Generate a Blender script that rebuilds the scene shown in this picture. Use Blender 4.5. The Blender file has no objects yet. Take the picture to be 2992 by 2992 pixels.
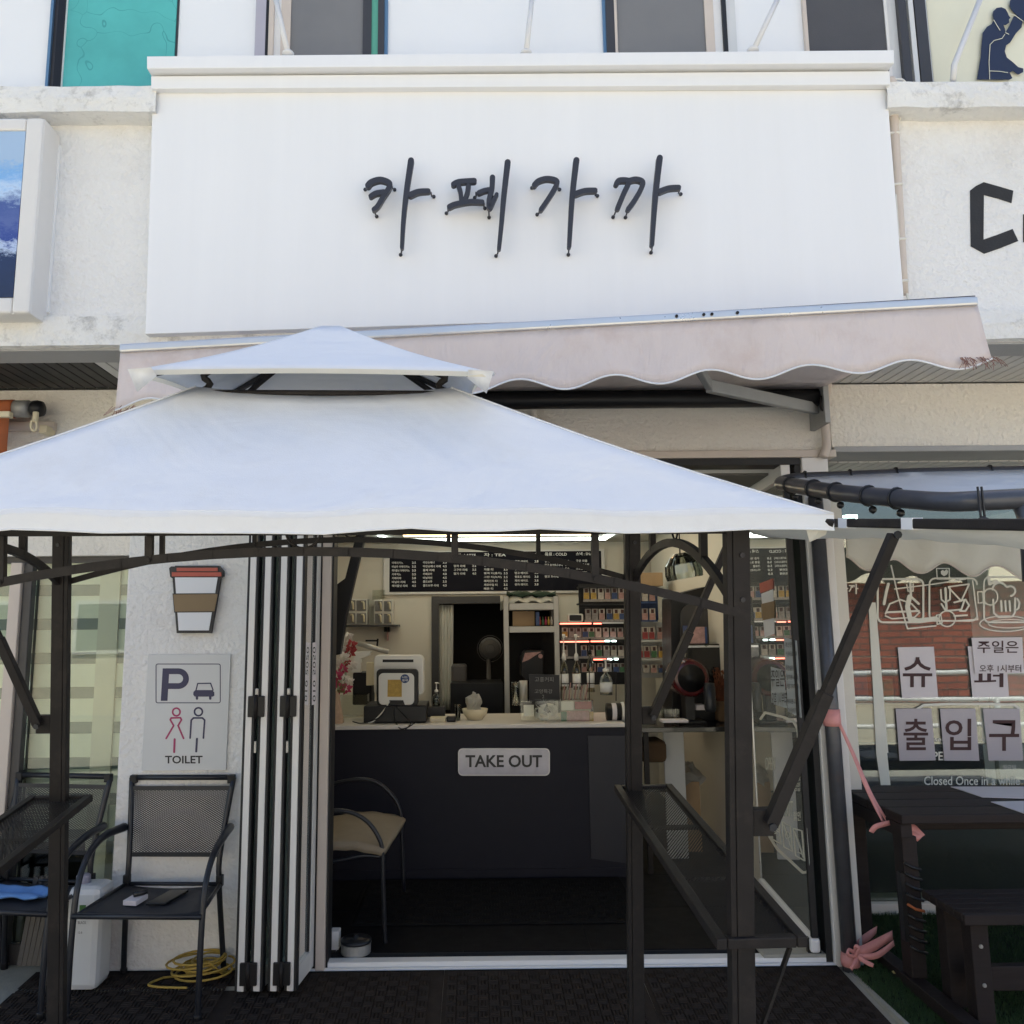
import bpy, math, random
from mathutils import Vector, Matrix
random.seed(7)
scene = bpy.context.scene
COL = scene.collection
# ------------------------------------------------------------------ camera
F, PX, PY, H, RES = 2500.0, 1400.0, 1440.0, 1.55, 2992.0
YAW, PITCH, ROLL = -0.0061, 0.15158, -0.009
def cam_axes():
    f = Vector((-math.cos(PITCH)*math.sin(YAW), math.cos(PITCH)*math.cos(YAW), math.sin(PITCH)))
    r0 = Vector((math.cos(YAW), math.sin(YAW), 0)); u0 = r0.cross(f)
    r = r0*math.cos(ROLL) + u0*math.sin(ROLL); u = -r0*math.sin(ROLL) + u0*math.cos(ROLL)
    return r, u, f
CR, CU, CF = cam_axes()
cam = bpy.data.cameras.new('camera'); camo = bpy.data.objects.new('camera', cam); COL.objects.link(camo)
cam.sensor_width = 36; cam.sensor_fit = 'HORIZONTAL'; cam.lens = F/RES*36
cam.shift_x = (RES/2-PX)/RES; cam.shift_y = -(RES/2-PY)/RES
cam.clip_start = 0.05; cam.clip_end = 2000
m3 = Matrix((CR, CU, -CF)).transposed()
camo.matrix_world = Matrix.Translation((0, 0, H)) @ m3.to_4x4()
scene.camera = camo
# ------------------------------------------------------------------ light
SUN_EL, SUN_AZ = math.radians(60), math.radians(12)     # sun stands behind the building, a little to the right
world = bpy.data.worlds.new('World'); scene.world = world; world.use_nodes = True
wn = world.node_tree; bg = wn.nodes['Background']
sky = wn.nodes.new('ShaderNodeTexSky'); sky.sky_type = 'NISHITA'; sky.sun_disc = False
sky.sun_elevation = SUN_EL; sky.sun_rotation = SUN_AZ; sky.air_density = 1.0; sky.dust_density = 2.6; sky.ozone_density = 0.9
wn.links.new(sky.outputs[0], bg.inputs[0]); bg.inputs[1].default_value = 0.138
sl = bpy.data.lights.new('sun', 'SUN'); sl.energy = 4.8; sl.angle = math.radians(0.53); sl.color = (1, 0.96, 0.86)
so = bpy.data.objects.new('sun', sl); COL.objects.link(so)
sdir = Vector((math.sin(SUN_AZ)*math.cos(SUN_EL), math.cos(SUN_AZ)*math.cos(SUN_EL), math.sin(SUN_EL)))
so.rotation_euler = sdir.to_track_quat('Z', 'Y').to_euler(); so.location = (0, 8, 20)
vs = scene.view_settings; vs.view_transform = 'Standard'; vs.look = 'None'; vs.gamma = 1; vs.use_curve_mapping = False
vs.exposure = 1.18
scene.cycles.max_bounces = 8; scene.cycles.transparent_max_bounces = 24; scene.cycles.use_denoising = True
scene.cycles.sample_clamp_indirect = 8
# ------------------------------------------------------------------ helpers
def V(px, py, Y=None, Z=None, X=None):
    """world point seen at photo pixel (px,py) on the plane Y=, Z= or X="""
    d = CR*((px-PX)/F) - CU*((py-PY)/F) + CF
    if Y is not None: t = Y/d.y
    elif Z is not None: t = (Z-H)/d.z
    else: t = X/d.x
    return Vector((0, 0, H)) + d*t
class MB:
    def __init__(s): s.v = []; s.f = []
    def add(s, vs_, fs):
        n = len(s.v); s.v += [tuple(v) for v in vs_]; s.f += [tuple(i+n for i in f) for f in fs]; return s
    def box(s, x0, x1, y0, y1, z0, z1):
        if x0 > x1: x0, x1 = x1, x0
        if y0 > y1: y0, y1 = y1, y0
        if z0 > z1: z0, z1 = z1, z0
        return s.add([(x0,y0,z0),(x1,y0,z0),(x1,y1,z0),(x0,y1,z0),(x0,y0,z1),(x1,y0,z1),(x1,y1,z1),(x0,y1,z1)],
                     [(0,3,2,1),(4,5,6,7),(0,1,5,4),(1,2,6,5),(2,3,7,6),(3,0,4,7)])
    def pbox(s, a, b, c, d, Y, dep):
        """box whose front face fills pixels x a..c, y b..d on plane Y, going back by dep"""
        x0 = V(a, (b+d)/2, Y).x; x1 = V(c, (b+d)/2, Y).x; z1 = V((a+c)/2, b, Y).z; z0 = V((a+c)/2, d, Y).z
        return s.box(x0, x1, Y, Y+dep, z0, z1)
    def bar(s, p, q, w, h, up=(0, 0, 1)):
        p = Vector(p); q = Vector(q); d = (q-p).normalized(); up = Vector(up)
        if abs(d.dot(up)) > 0.98: up = Vector((0, 1, 0))
        sx = d.cross(up).normalized(); sz = sx.cross(d).normalized(); sx *= w/2; sz *= h/2
        return s.add([p-sx-sz, p+sx-sz, p+sx+sz, p-sx+sz, q-sx-sz, q+sx-sz, q+sx+sz, q-sx+sz],
                     [(0,1,2,3),(7,6,5,4),(0,4,5,1),(1,5,6,2),(2,6,7,3),(3,7,4,0)])
    def tube(s, pts, r, seg=8, closed=False):
        pts = [Vector(p) for p in pts]; n = len(pts); rr = r if isinstance(r, (list, tuple)) else [r]*n
        up = None; rings = []; base = len(s.v)
        for i in range(n):
            if closed: t = pts[(i+1) % n]-pts[i-1]
            else: t = pts[min(i+1, n-1)]-pts[max(i-1, 0)]
            if t.length < 1e-9: t = Vector((0, 0, 1))
            t.normalize()
            if up is None: up = Vector((0, 0, 1)) if abs(t.z) < 0.9 else Vector((0, 1, 0))
            a = t.cross(up)
            if a.length < 1e-4: a = t.cross(Vector((1, 0, 0)))
            a.normalize(); b = a.cross(t).normalized(); up = b
            for k in range(seg):
                th = 2*math.pi*k/seg; s.v.append(tuple(pts[i]+a*math.cos(th)*rr[i]+b*math.sin(th)*rr[i]))
        m = n if closed else n-1
        for i in range(m):
            j = (i+1) % n
            for k in range(seg):
                l = (k+1) % seg; s.f.append((base+i*seg+k, base+i*seg+l, base+j*seg+l, base+j*seg+k))
        if not closed:
            s.f.append(tuple(base+k for k in range(seg))[::-1]); s.f.append(tuple(base+(n-1)*seg+k for k in range(seg)))
        return s
    def prism(s, poly, off):
        """polygon (list of 3d points) swept by vector off"""
        n = len(poly); off = Vector(off); a = [Vector(p) for p in poly]; b = [p+off for p in a]
        return s.add(a+b, [tuple(range(n)), tuple(range(2*n-1, n-1, -1))]+[(i, n+i, n+(i+1) % n, (i+1) % n) for i in range(n)])
    def lathe(s, c, prof, seg=16, axis='z'):
        c = Vector(c); base = len(s.v)
        for (r, h) in prof:
            for k in range(seg):
                th = 2*math.pi*k/seg; x, y = r*math.cos(th), r*math.sin(th)
                p = Vector((x, y, h)) if axis == 'z' else (Vector((x, h, y)) if axis == 'y' else Vector((h, x, y)))
                s.v.append(tuple(c+p))
        n = len(prof)
        for i in range(n-1):
            for k in range(seg):
                l = (k+1) % seg; s.f.append((base+i*seg+k, base+i*seg+l, base+(i+1)*seg+l, base+(i+1)*seg+k))
        s.f.append(tuple(base+k for k in range(seg))[::-1]); s.f.append(tuple(base+(n-1)*seg+k for k in range(seg)))
        return s
    def grid(s, P, thick=None):
        """P: rows of points"""
        R_, C_ = len(P), len(P[0]); base = len(s.v)
        for row in P: s.v += [tuple(p) for p in row]
        for i in range(R_-1):
            for j in range(C_-1):
                s.f.append((base+i*C_+j, base+i*C_+j+1, base+(i+1)*C_+j+1, base+(i+1)*C_+j))
        return s
    def build(s, name, mat, parent=None, smooth=False, bevel=0, label=None, local=False, solid=0, sub=0):
        me = bpy.data.meshes.new(name)
        o0 = Vector((0, 0, 0))
        if not local:
            p = parent
            while p is not None: o0 += p.location; p = p.parent
        me.from_pydata([tuple(Vector(v)-o0) for v in s.v], [], s.f); me.update()
        me.materials.append(M[mat] if isinstance(mat, str) else mat)
        if smooth:
            for p in me.polygons: p.use_smooth = True
        o = bpy.data.objects.new(name, me); COL.objects.link(o); o.parent = parent
        if sub:
            md = o.modifiers.new('s', 'SUBSURF'); md.levels = sub; md.render_levels = sub
        if solid:
            md = o.modifiers.new('t', 'SOLIDIFY'); md.thickness = solid; md.offset = 0
        if bevel:
            md = o.modifiers.new('b', 'BEVEL'); md.width = bevel; md.segments = 2; md.limit_method = 'ANGLE'; md.angle_limit = 0.7
        if label: o['label'] = label
        return o
def tag(o, label, cat, group=None):
    o['label'] = label; o['category'] = cat
    if group: o['group'] = group
    return o
def thing(name, label, cat, loc=(0, 0, 0), group=None):
    o = bpy.data.objects.new(name, None); COL.objects.link(o); o.location = loc; o.empty_display_size = 0.1
    return tag(o, label, cat, group)
def struct(o): o['kind'] = 'structure'; return o
def stuff(o): o['kind'] = 'stuff'; return o
def copy_tree(o, parent=None, off=None):
    c = o.copy(); COL.objects.link(c); c.parent = parent
    if off is not None: c.location = Vector(o.location)+Vector(off)
    for ch in [x for x in bpy.data.objects if x.parent == o]: copy_tree(ch, c)
    return c
def ribbon(pts, w, closed=False, caps=True):
    """outline quads of a stroke in 2d; returns list of convex polygons"""
    out = []; n = len(pts); ws = w if isinstance(w, (list, tuple)) else [w]*n
    idx = range(n) if closed else range(n-1)
    for i in idx:
        j = (i+1) % n; a = Vector(pts[i]); b = Vector(pts[j]); d = b-a
        if d.length < 1e-9: continue
        d.normalize(); nrm = Vector((-d.y, d.x))
        poly = []
        for k in range(7):
            th = math.pi/2+math.pi*k/6; poly.append(a+(d*math.cos(th)+nrm*math.sin(th))*ws[i]/2)
        for k in range(7):
            th = -math.pi/2+math.pi*k/6; poly.append(b+(d*math.cos(th)+nrm*math.sin(th))*ws[j]/2)
        out.append(poly)
    return out
def outline(pts, w):
    """one continuous outline of an open stroke with round ends (no self overlap for gentle strokes)"""
    n = len(pts); ws = w if isinstance(w, (list, tuple)) else [w]*n; P = [Vector(p) for p in pts]
    nr = []
    for i in range(n):
        d = (P[min(i+1, n-1)]-P[max(i-1, 0)]).normalized(); nr.append(Vector((-d.y, d.x)))
    L = [P[i]+nr[i]*ws[i]/2 for i in range(n)]; R_ = [P[i]-nr[i]*ws[i]/2 for i in range(n)]
    out = list(L)
    d = Vector((nr[-1].y, -nr[-1].x))
    for k in range(1, 6):
        th = math.pi/2-math.pi*k/6; out.append(P[-1]+(d*math.cos(th)+nr[-1]*math.sin(th))*ws[-1]/2)
    out += R_[::-1]
    d = -Vector((nr[0].y, -nr[0].x))
    for k in range(1, 6):
        th = math.pi/2-math.pi*k/6; out.append(P[0]+(d*math.cos(th)-nr[0]*math.sin(th))*ws[0]/2)
    return out
def smoothpts(pts, n=6, closed=False):
    """catmull-rom through 2d or 3d points"""
    P = [Vector(p) for p in pts]; out = []; m = len(P)
    rng = range(m) if closed else range(m-1)
    for i in rng:
        p0 = P[i-1] if (closed or i > 0) else P[0]; p1 = P[i]; p2 = P[(i+1) % m]; p3 = P[(i+2) % m] if (closed or i+2 < m) else P[m-1]
        for k in range(n):
            t = k/n; out.append(0.5*((2*p1)+(-p0+p2)*t+(2*p0-5*p1+4*p2-p3)*t*t+(-p0+3*p1-3*p2+p3)*t**3))
    if not closed: out.append(P[-1])
    return out
def circ(cx, cy, rx, ry=None, n=24, a0=0, a1=360):
    ry = rx if ry is None else ry
    m = n if (a1-a0) >= 360 else n+1
    return [(cx+rx*math.cos(math.radians(a0+(a1-a0)*k/n)), cy+ry*math.sin(math.radians(a0+(a1-a0)*k/n))) for k in range(m)]
def rrect(x0, y0, x1, y1, r, n=4):
    out = []
    for (cx, cy, a) in ((x1-r, y1-r, 0), (x0+r, y1-r, 90), (x0+r, y0+r, 180), (x1-r, y0+r, 270)):
        for k in range(n+1):
            th = math.radians(a+90*k/n); out.append((cx+r*math.cos(th), cy+r*math.sin(th)))
    return out
class Ink(MB):
    """flat print in photo pixels laid on a plane of the scene with a small real thickness"""
    def __init__(s, Y=None, X=None, th=0.0015, fn=None): super().__init__(); s.Y = Y; s.X = X; s.th = th; s.k = 0; s.fn = fn
    def pt(s, p, d=0.0):
        if s.fn: return s.fn(p[0], p[1], d)
        return V(p[0], p[1], s.Y-d) if s.Y is not None else V(p[0], p[1], X=s.X-d)
    def poly(s, pts, d=0.0):
        s.k += 1; e = s.k*2e-5
        a = [s.pt(p, d+e) for p in pts]
        # orientation does not matter for print
        n = len(a); off = Vector((0, s.th, 0)) if s.fn is None and s.Y is not None else (Vector((s.th, 0, 0)) if s.fn is None else s.off)
        s.prism(a, off); return s
    def stroke(s, pts, w, closed=False):
        for p in ribbon(pts, w, closed): s.poly(p)
        return s
TXT = bpy.data.scenes.new('lettering_workshop')
def text_mesh(body, bold=0.0, res=3):
    c = bpy.data.curves.new('txt', 'FONT'); c.body = body; c.extrude = 0; c.resolution_u = res; c.offset = bold
    o = bpy.data.objects.new('txt', c); TXT.collection.objects.link(o); vl = TXT.view_layers[0]; vl.update(); dg = vl.depsgraph
    me = bpy.data.meshes.new_from_object(o.evaluated_get(dg))
    vs_ = [Vector(v.co) for v in me.vertices]; fs = [tuple(p.vertices) for p in me.polygons]
    bpy.data.objects.remove(o); bpy.data.curves.remove(c); bpy.data.meshes.remove(me)
    return vs_, fs
def text_into(mb, body, box, Y=None, X=None, bold=0.0, fn=None, mirror=False):
    """fit text into pixel box (x0,y0,x1,y1) on a plane"""
    vs_, fs = text_mesh(body, bold)
    if not vs_: return mb
    xs = [v.x for v in vs_]; ys = [v.y for v in vs_]; x0, x1, y0, y1 = min(xs), max(xs), min(ys), max(ys)
    def mp(v):
        u = (v.x-x0)/max(x1-x0, 1e-6); w = (v.y-y0)/max(y1-y0, 1e-6)
        if mirror: u = 1-u
        px = box[0]+u*(box[2]-box[0]); py = box[3]+w*(box[1]-box[3])
        if fn: return fn(px, py)
        return V(px, py, Y) if Y is not None else V(px, py, X=X)
    return mb.add([mp(v) for v in vs_], fs)
# ------------------------------------------------------------------ materials
M = {}
def mat(name, col, rough=0.6, metal=0.0, spec=0.5, var=0.0, vscale=6.0, bump=0.0, bscale=60.0, coat=0.0, trans=0.0, emit=None, estr=0.0, sub=0.0, dirt=None, dscale=2.0, damt=0.5, alpha=1.0, stretch=None):
    m = bpy.data.materials.new(name); m.use_nodes = True; nt = m.node_tree; b = nt.nodes['Principled BSDF']; L = nt.links.new
    b.inputs['Roughness'].default_value = rough; b.inputs['Metallic'].default_value = metal; b.inputs['Specular IOR Level'].default_value = spec
    c4 = (*col, 1); b.inputs['Base Color'].default_value = c4
    if coat: b.inputs['Coat Weight'].default_value = coat
    if trans: b.inputs['Transmission Weight'].default_value = trans
    if emit: b.inputs['Emission Color'].default_value = (*emit, 1); b.inputs['Emission Strength'].default_value = estr
    tc = nt.nodes.new('ShaderNodeTexCoord'); co = tc.outputs['Object']
    if stretch:
        mp = nt.nodes.new('ShaderNodeMapping'); mp.inputs['Scale'].default_value = stretch; L(co, mp.inputs[0]); co = mp.outputs[0]
    cur = None
    if var:
        n = nt.nodes.new('ShaderNodeTexNoise'); n.inputs['Scale'].default_value = vscale; n.inputs['Detail'].default_value = 6; n.inputs['Roughness'].default_value = 0.65; L(co, n.inputs['Vector'])
        mr = nt.nodes.new('ShaderNodeMapRange'); mr.inputs['From Min'].default_value = 0.25; mr.inputs['From Max'].default_value = 0.75
        mr.inputs['To Min'].default_value = 1-var; mr.inputs['To Max'].default_value = 1+var; L(n.outputs[0], mr.inputs[0])
        mx = nt.nodes.new('ShaderNodeVectorMath'); mx.operation = 'SCALE'; mx.inputs[0].default_value = col; L(mr.outputs[0], mx.inputs['Scale']); cur = mx.outputs[0]
    if dirt:
        n = nt.nodes.new('ShaderNodeTexNoise'); n.inputs['Scale'].default_value = dscale; n.inputs['Detail'].default_value = 9; n.inputs['Roughness'].default_value = 0.75; L(co, n.inputs['Vector'])
        mr = nt.nodes.new('ShaderNodeMapRange'); mr.inputs['From Min'].default_value = 0.52; mr.inputs['From Max'].default_value = 0.75; mr.inputs['To Max'].default_value = damt; L(n.outputs[0], mr.inputs[0])
        mx = nt.nodes.new('ShaderNodeMix'); mx.data_type = 'RGBA'; mx.inputs[6].default_value = c4; mx.inputs[7].default_value = (*dirt, 1); L(mr.outputs[0], mx.inputs[0])
        if cur is not None: L(cur, mx.inputs[6])
        cur = mx.outputs[2]
    if cur is not None: L(cur, b.inputs['Base Color'])
    if rough < 0.95:
        n3 = nt.nodes.new('ShaderNodeTexNoise'); n3.inputs['Scale'].default_value = 14; n3.inputs['Detail'].default_value = 4; L(co, n3.inputs['Vector'])
        mr3 = nt.nodes.new('ShaderNodeMapRange'); mr3.inputs['To Min'].default_value = max(0.02, rough-0.08); mr3.inputs['To Max'].default_value = min(1, rough+0.08); L(n3.outputs[0], mr3.inputs[0]); L(mr3.outputs[0], b.inputs['Roughness'])
    if bump:
        n2 = nt.nodes.new('ShaderNodeTexNoise'); n2.inputs['Scale'].default_value = bscale; n2.inputs['Detail'].default_value = 5; L(co, n2.inputs['Vector'])
        bp = nt.nodes.new('ShaderNodeBump'); bp.inputs['Strength'].default_value = 1.0; bp.inputs['Distance'].default_value = bump; L(n2.outputs[0], bp.inputs['Height']); L(bp.outputs[0], b.inputs['Normal'])
    M[name] = m; return m
def glass(name, tint=(0.9, 0.95, 0.93), ior=1.5, gain=1.6, rough=0.01, haze=0.0):
    m = bpy.data.materials.new(name); m.use_nodes = True; nt = m.node_tree; nt.nodes.clear(); L = nt.links.new
    out = nt.nodes.new('ShaderNodeOutputMaterial'); mix = nt.nodes.new('ShaderNodeMixShader'); tr = nt.nodes.new('ShaderNodeBsdfTransparent'); gl = nt.nodes.new('ShaderNodeBsdfGlossy')
    fr = nt.nodes.new('ShaderNodeFresnel'); fr.inputs['IOR'].default_value = ior
    mu = nt.nodes.new('ShaderNodeMath'); mu.operation = 'MULTIPLY'; mu.use_clamp = True; mu.inputs[1].default_value = gain
    tc = nt.nodes.new('ShaderNodeTexCoord'); n = nt.nodes.new('ShaderNodeTexNoise'); n.inputs['Scale'].default_value = 1.3; bp = nt.nodes.new('ShaderNodeBump'); bp.inputs['Distance'].default_value = 0.004; bp.inputs['Strength'].default_value = 0.25
    L(tc.outputs['Object'], n.inputs['Vector']); L(n.outputs[0], bp.inputs['Height']); L(bp.outputs[0], gl.inputs['Normal'])
    tr.inputs[0].default_value = (*tint, 1); gl.inputs['Roughness'].default_value = rough; gl.inputs[0].default_value = (1, 1, 1, 1)
    L(fr.outputs[0], mu.inputs[0]); L(mu.outputs[0], mix.inputs[0]); L(tr.outputs[0], mix.inputs[1]); L(gl.outputs[0], mix.inputs[2]); L(mix.outputs[0], out.inputs[0])
    if haze:   # pale diffuse veil, painting the washed-out street reflection into the pane
        df = nt.nodes.new('ShaderNodeBsdfDiffuse'); df.inputs[0].default_value = (.75, .8, .76, 1); m2_ = nt.nodes.new('ShaderNodeMixShader'); m2_.inputs[0].default_value = haze; L(mix.outputs[0], m2_.inputs[1]); L(df.outputs[0], m2_.inputs[2]); L(m2_.outputs[0], out.inputs[0])
    M[name] = m; return m
def cloth(name, col, trl=0.35, var=0.04, dirt=None, damt=0.4, dscale=3):
    """woven sheet: diffuse plus light passing through"""
    mat(name, col, 0.85, spec=0.2, var=var, vscale=3, bump=0.0006, bscale=300, dirt=dirt, damt=damt, dscale=dscale)
    nt = M[name].node_tree; L = nt.links.new; b = nt.nodes['Principled BSDF']; out = nt.nodes['Material Output']
    t = nt.nodes.new('ShaderNodeBsdfTranslucent'); t.inputs[0].default_value = (*col, 1); mx = nt.nodes.new('ShaderNodeMixShader'); mx.inputs[0].default_value = trl
    L(b.outputs[0], mx.inputs[1]); L(t.outputs[0], mx.inputs[2]); L(mx.outputs[0], out.inputs[0])
mat('stucco', (.80, .79, .77), .9, var=.05, vscale=1.2, bump=.014, bscale=42, dirt=(.46, .40, .33), dscale=1.5, damt=.34)
mat('stucco_cream', (.80, .76, .69), .9, var=.05, vscale=1.2, bump=.014, bscale=46, dirt=(.4, .36, .3), dscale=1.2, damt=.35)
mat('ledge', (.78, .77, .74), .92, var=.06, vscale=2.5, bump=.014, bscale=35, dirt=(.16, .15, .14), dscale=5.5, damt=.95)
mat('paint_white', (.80, .80, .80), .55, var=.015, vscale=2, bump=.0003, bscale=200)
mat('upper_white', (.80, .81, .82), .6, var=.02, vscale=1.5)
mat('sign_white', (.82, .82, .82), .5, var=.02, vscale=1.4, dirt=(.66, .63, .56), dscale=4, damt=.05, stretch=(5, 1, .22))
mat('letter_black', (.03, .03, .038), .45)
mat('paint_black', (.022, .022, .024), .75, var=.15, vscale=8, bump=.002, bscale=90)
mat('dark_frame', (.045, .043, .045), .45, var=.1)
mat('black_metal', (.019, .0165, .016), .50, spec=.2, var=.2, vscale=9, bump=.0004, bscale=250, dirt=(.055, .045, .038), dscale=11, damt=.5)
mat('chair_metal', (.018, .020, .026), .33, metal=.2, var=.1, vscale=9)
mat('rubber_gasket', (.012, .012, .013), .6)
mat('alu_white', (.72, .70, .67), .4, var=.03)
mat('alu_cream', (.60, .52, .45), .5, var=.04)
mat('alu_silver', (.62, .62, .62), .3, metal=.7, var=.05)
mat('alu_grey', (.33, .33, .32), .45, metal=.3, var=.08)
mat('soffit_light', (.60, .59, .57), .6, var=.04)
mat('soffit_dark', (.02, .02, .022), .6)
mat('beam_grey', (.38, .38, .38), .8, var=.06, bump=.002, bscale=80)
cloth('canopy', (.84, .85, .86), .12, var=.015, dirt=(.62, .59, .53), damt=.26, dscale=2.6)
cloth('canopy_cream', (.82, .79, .70), .45, dirt=(.55, .5, .4), damt=.3)
cloth('awning_cloth', (.82, .735, .70), .25, var=.05, dirt=(.60, .45, .39), damt=.55, dscale=2.6)
mat('white_trim', (.78, .79, .8), .7, var=.05)
mat('frayed', (.30, .17, .14), .9)
mat('orange_cloth', (.42, .12, .04), .8, var=.2, vscale=4, dirt=(.12, .06, .04), damt=.6)
mat('concrete', (.37, .36, .31), .9, var=.15, vscale=5, bump=.002, bscale=120, dirt=(.15, .14, .12), dscale=3, damt=.5)
mat('asphalt', (.16, .16, .155), .9, var=.15, vscale=3)
mat('street_pave', (.43, .40, .31), .9, var=.15, vscale=1)
mat('mat_rubber', (.036, .028, .024), .85, spec=.15, var=.25, vscale=20, bump=.001, bscale=200, dirt=(.05, .045, .04), dscale=6, damt=.5)
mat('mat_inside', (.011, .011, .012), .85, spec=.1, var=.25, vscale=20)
mat('turf_base', (.012, .02, .009), .95)
mat('turf', (.035, .075, .022), .7, var=.35, vscale=6)
mat('tile_dark', (.0085, .0088, .0105), .5, spec=.12, var=.12, vscale=3)
mat('grout', (.02, .02, .022), .9)
mat('wall_cream', (.70, .66, .57), .75, var=.03, vscale=2, bump=.0008, bscale=120)
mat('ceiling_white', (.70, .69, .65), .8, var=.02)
mat('navy', (.013, .0138, .023), .5, spec=.2, var=.1, vscale=3)
mat('navy_side', (.010, .012, .022), .5)
mat('counter_white', (.66, .62, .57), .4, var=.03)
mat('board_black', (.010, .010, .016), .6, spec=.1)
mat('print_white', (.80, .80, .78), .6)
mat('black_plastic', (.012, .012, .0135), .4, spec=.3, var=.1)
mat('white_plastic', (.74, .72, .66), .35, var=.02)
mat('clear_plastic', (.55, .56, .52), .25, alpha=1)
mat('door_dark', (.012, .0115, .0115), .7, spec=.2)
mat('curtain', (.60, .60, .55), .9, var=.1, vscale=3)
mat('steel', (.42, .41, .38), .4, metal=.4, var=.06)
mat('red_gloss', (.07, .006, .008), .25, coat=.4)
mat('wood_box', (.42, .29, .17), .8, var=.1, vscale=5)
mat('ribbed_wall', (.35, .38, .33), .8, var=.14, vscale=4, stretch=(18, 18, .5), bump=.001, bscale=30)
mat('tan_cushion', (.27, .22, .155), .95, var=.1, vscale=9, bump=.002, bscale=60)
mat('pink_ribbon', (.68, .29, .27), .45, var=.12, vscale=20)
mat('wood_dark', (.026, .020, .019), .55, spec=.2, var=.2, vscale=4, stretch=(1, 14, 14), bump=.0008, bscale=60)
mat('pole_grey', (.085, .088, .10), .32, metal=.3, var=.2, vscale=12, dirt=(.16, .09, .05), dscale=9, damt=.35)
mat('bungee', (.012, .012, .013), .35)
mat('paper', (.70, .65, .66), .8, var=.03, vscale=4)
mat('paper_veiled', (.50, .46, .48), .8, var=.06, vscale=4)  # duller copy of paper, the reflection over the lower sheets put into its colour
mat('paper_bluish', (.46, .50, .52), .8, var=.03)
mat('ink_brown', (.07, .035, .035), .8)
mat('vinyl', (.74, .73, .64), .6, var=.03)
mat('sign_grey', (.62, .63, .63), .55, var=.02)
mat('ink_navy', (.030, .030, .085), .5)
mat('ink_pink', (.36, .03, .12), .5)
mat('ink_black', (.02, .02, .022), .5)
mat('cup_red', (.45, .09, .06), .5)
mat('cup_brown', (.22, .15, .075), .5)
mat('cup_white', (.74, .76, .79), .45)
mat('teal_pane', (.08, .40, .37), .08, spec=.8, var=.35, vscale=.9)
mat('grey_pane', (.19, .185, .18), .35, var=.12, vscale=1.2)
mat('dark_pane', (.075, .07, .068), .45, var=.2, vscale=1.5, bump=.0006, bscale=260)
mat('lilac_frame', (.42, .40, .46), .5); mat('blue_film', (.10, .2, .34), .3); mat('green_frame', (.10, .36, .26), .4)
mat('cream_board', (.72, .70, .55), .5, var=.03)
mat('silhouette', (.012, .02, .055), .5)
mat('yellow_cord', (.42, .29, .06), .6, var=.25, vscale=30)
mat('blue_cloth', (.12, .27, .58), .9, var=.1, vscale=8, bump=.002, bscale=60)
mat('phone_black', (.012, .012, .013), .2)
mat('jug_white', (.62, .63, .63), .4, var=.04)
mat('jug_lilac', (.30, .29, .36), .5)
mat('leaf_green', (.05, .16, .03), .6)
mat('flower_pink', (.50, .06, .13), .7, var=.2); mat('flower_white', (.72, .66, .58), .7); mat('flower_red', (.38, .05, .05), .7)
mat('yellow_print', (.50, .32, .07), .6, var=.3, vscale=40); mat('blue_print', (.035, .07, .19), .5, var=.3, vscale=40); mat('green_print', (.06, .17, .08), .5, var=.3, vscale=40); mat('pink_print', (.46, .27, .25), .6, var=.3, vscale=40); mat('red_print', (.30, .05, .05), .5, var=.3, vscale=40); mat('pack_white', (.52, .48, .43), .5, var=.3, vscale=45); mat('pack_grey', (.30, .28, .27), .5, var=.4, vscale=45); mat('dry_bloom', (.16, .05, .02), .9, var=.4, vscale=30)
mat('brown_bag', (.10, .06, .03), .9, var=.2); mat('cream_plastic', (.66, .58, .40), .4)
mat('weave', (.52, .36, .25), .9, var=.2, vscale=30)

mat('house_white', (.74, .72, .66), .85, var=.05); mat('roof_dark', (.06, .055, .05), .8); mat('house_cream', (.70, .62, .46), .85, var=.05)
mat('led_white', (.9, .9, .9), .4, emit=(.88, 1.0, .92), estr=2.6)
mat('led_warm', (.9, .8, .6), .4, emit=(1.0, .70, .36), estr=3.2)
mat('led_red', (.9, .2, .15), .4, emit=(1.0, .20, .13), estr=2.0)
mat('lamp_glow', (.9, .95, .9), .4, emit=(.75, 1.0, .92), estr=6)
mat('leaf_dry', (.45, .36, .14), .8)
glass('window_glass', (.86, .92, .88), gain=2.2, haze=.02)
glass('leaf_glass', (.80, .90, .85), gain=1.0, haze=.16)
glass('clear_case', (.86, .88, .84), gain=1.2, rough=.06)
glass('bottle_glass', (.75, .70, .55), gain=1.5, rough=.03)

glass('side_glass', (.90, .95, .92), gain=1.1)
cloth('film', (.55, .54, .50), .5)
# running-bond brick for the far house, seen mirrored
bm_ = bpy.data.materials.new('brick'); bm_.use_nodes = True; nt = bm_.node_tree; L = nt.links.new; tc = nt.nodes.new('ShaderNodeTexCoord'); mp = nt.nodes.new('ShaderNodeMapping'); mp.inputs['Rotation'].default_value = (math.pi/2, 0, 0); bt = nt.nodes.new('ShaderNodeTexBrick')
bt.inputs['Color1'].default_value = (.36, .11, .07, 1); bt.inputs['Color2'].default_value = (.27, .08, .055, 1); bt.inputs['Mortar'].default_value = (.10, .07, .06, 1); bt.inputs['Scale'].default_value = 1; bt.inputs['Brick Width'].default_value = .46; bt.inputs['Row Height'].default_value = .14; bt.inputs['Mortar Size'].default_value = .016
L(tc.outputs['Object'], mp.inputs[0]); L(mp.outputs[0], bt.inputs[0]); L(bt.outputs[0], nt.nodes['Principled BSDF'].inputs['Base Color']); nt.nodes['Principled BSDF'].inputs['Roughness'].default_value = .85; M['brick'] = bm_
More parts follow.
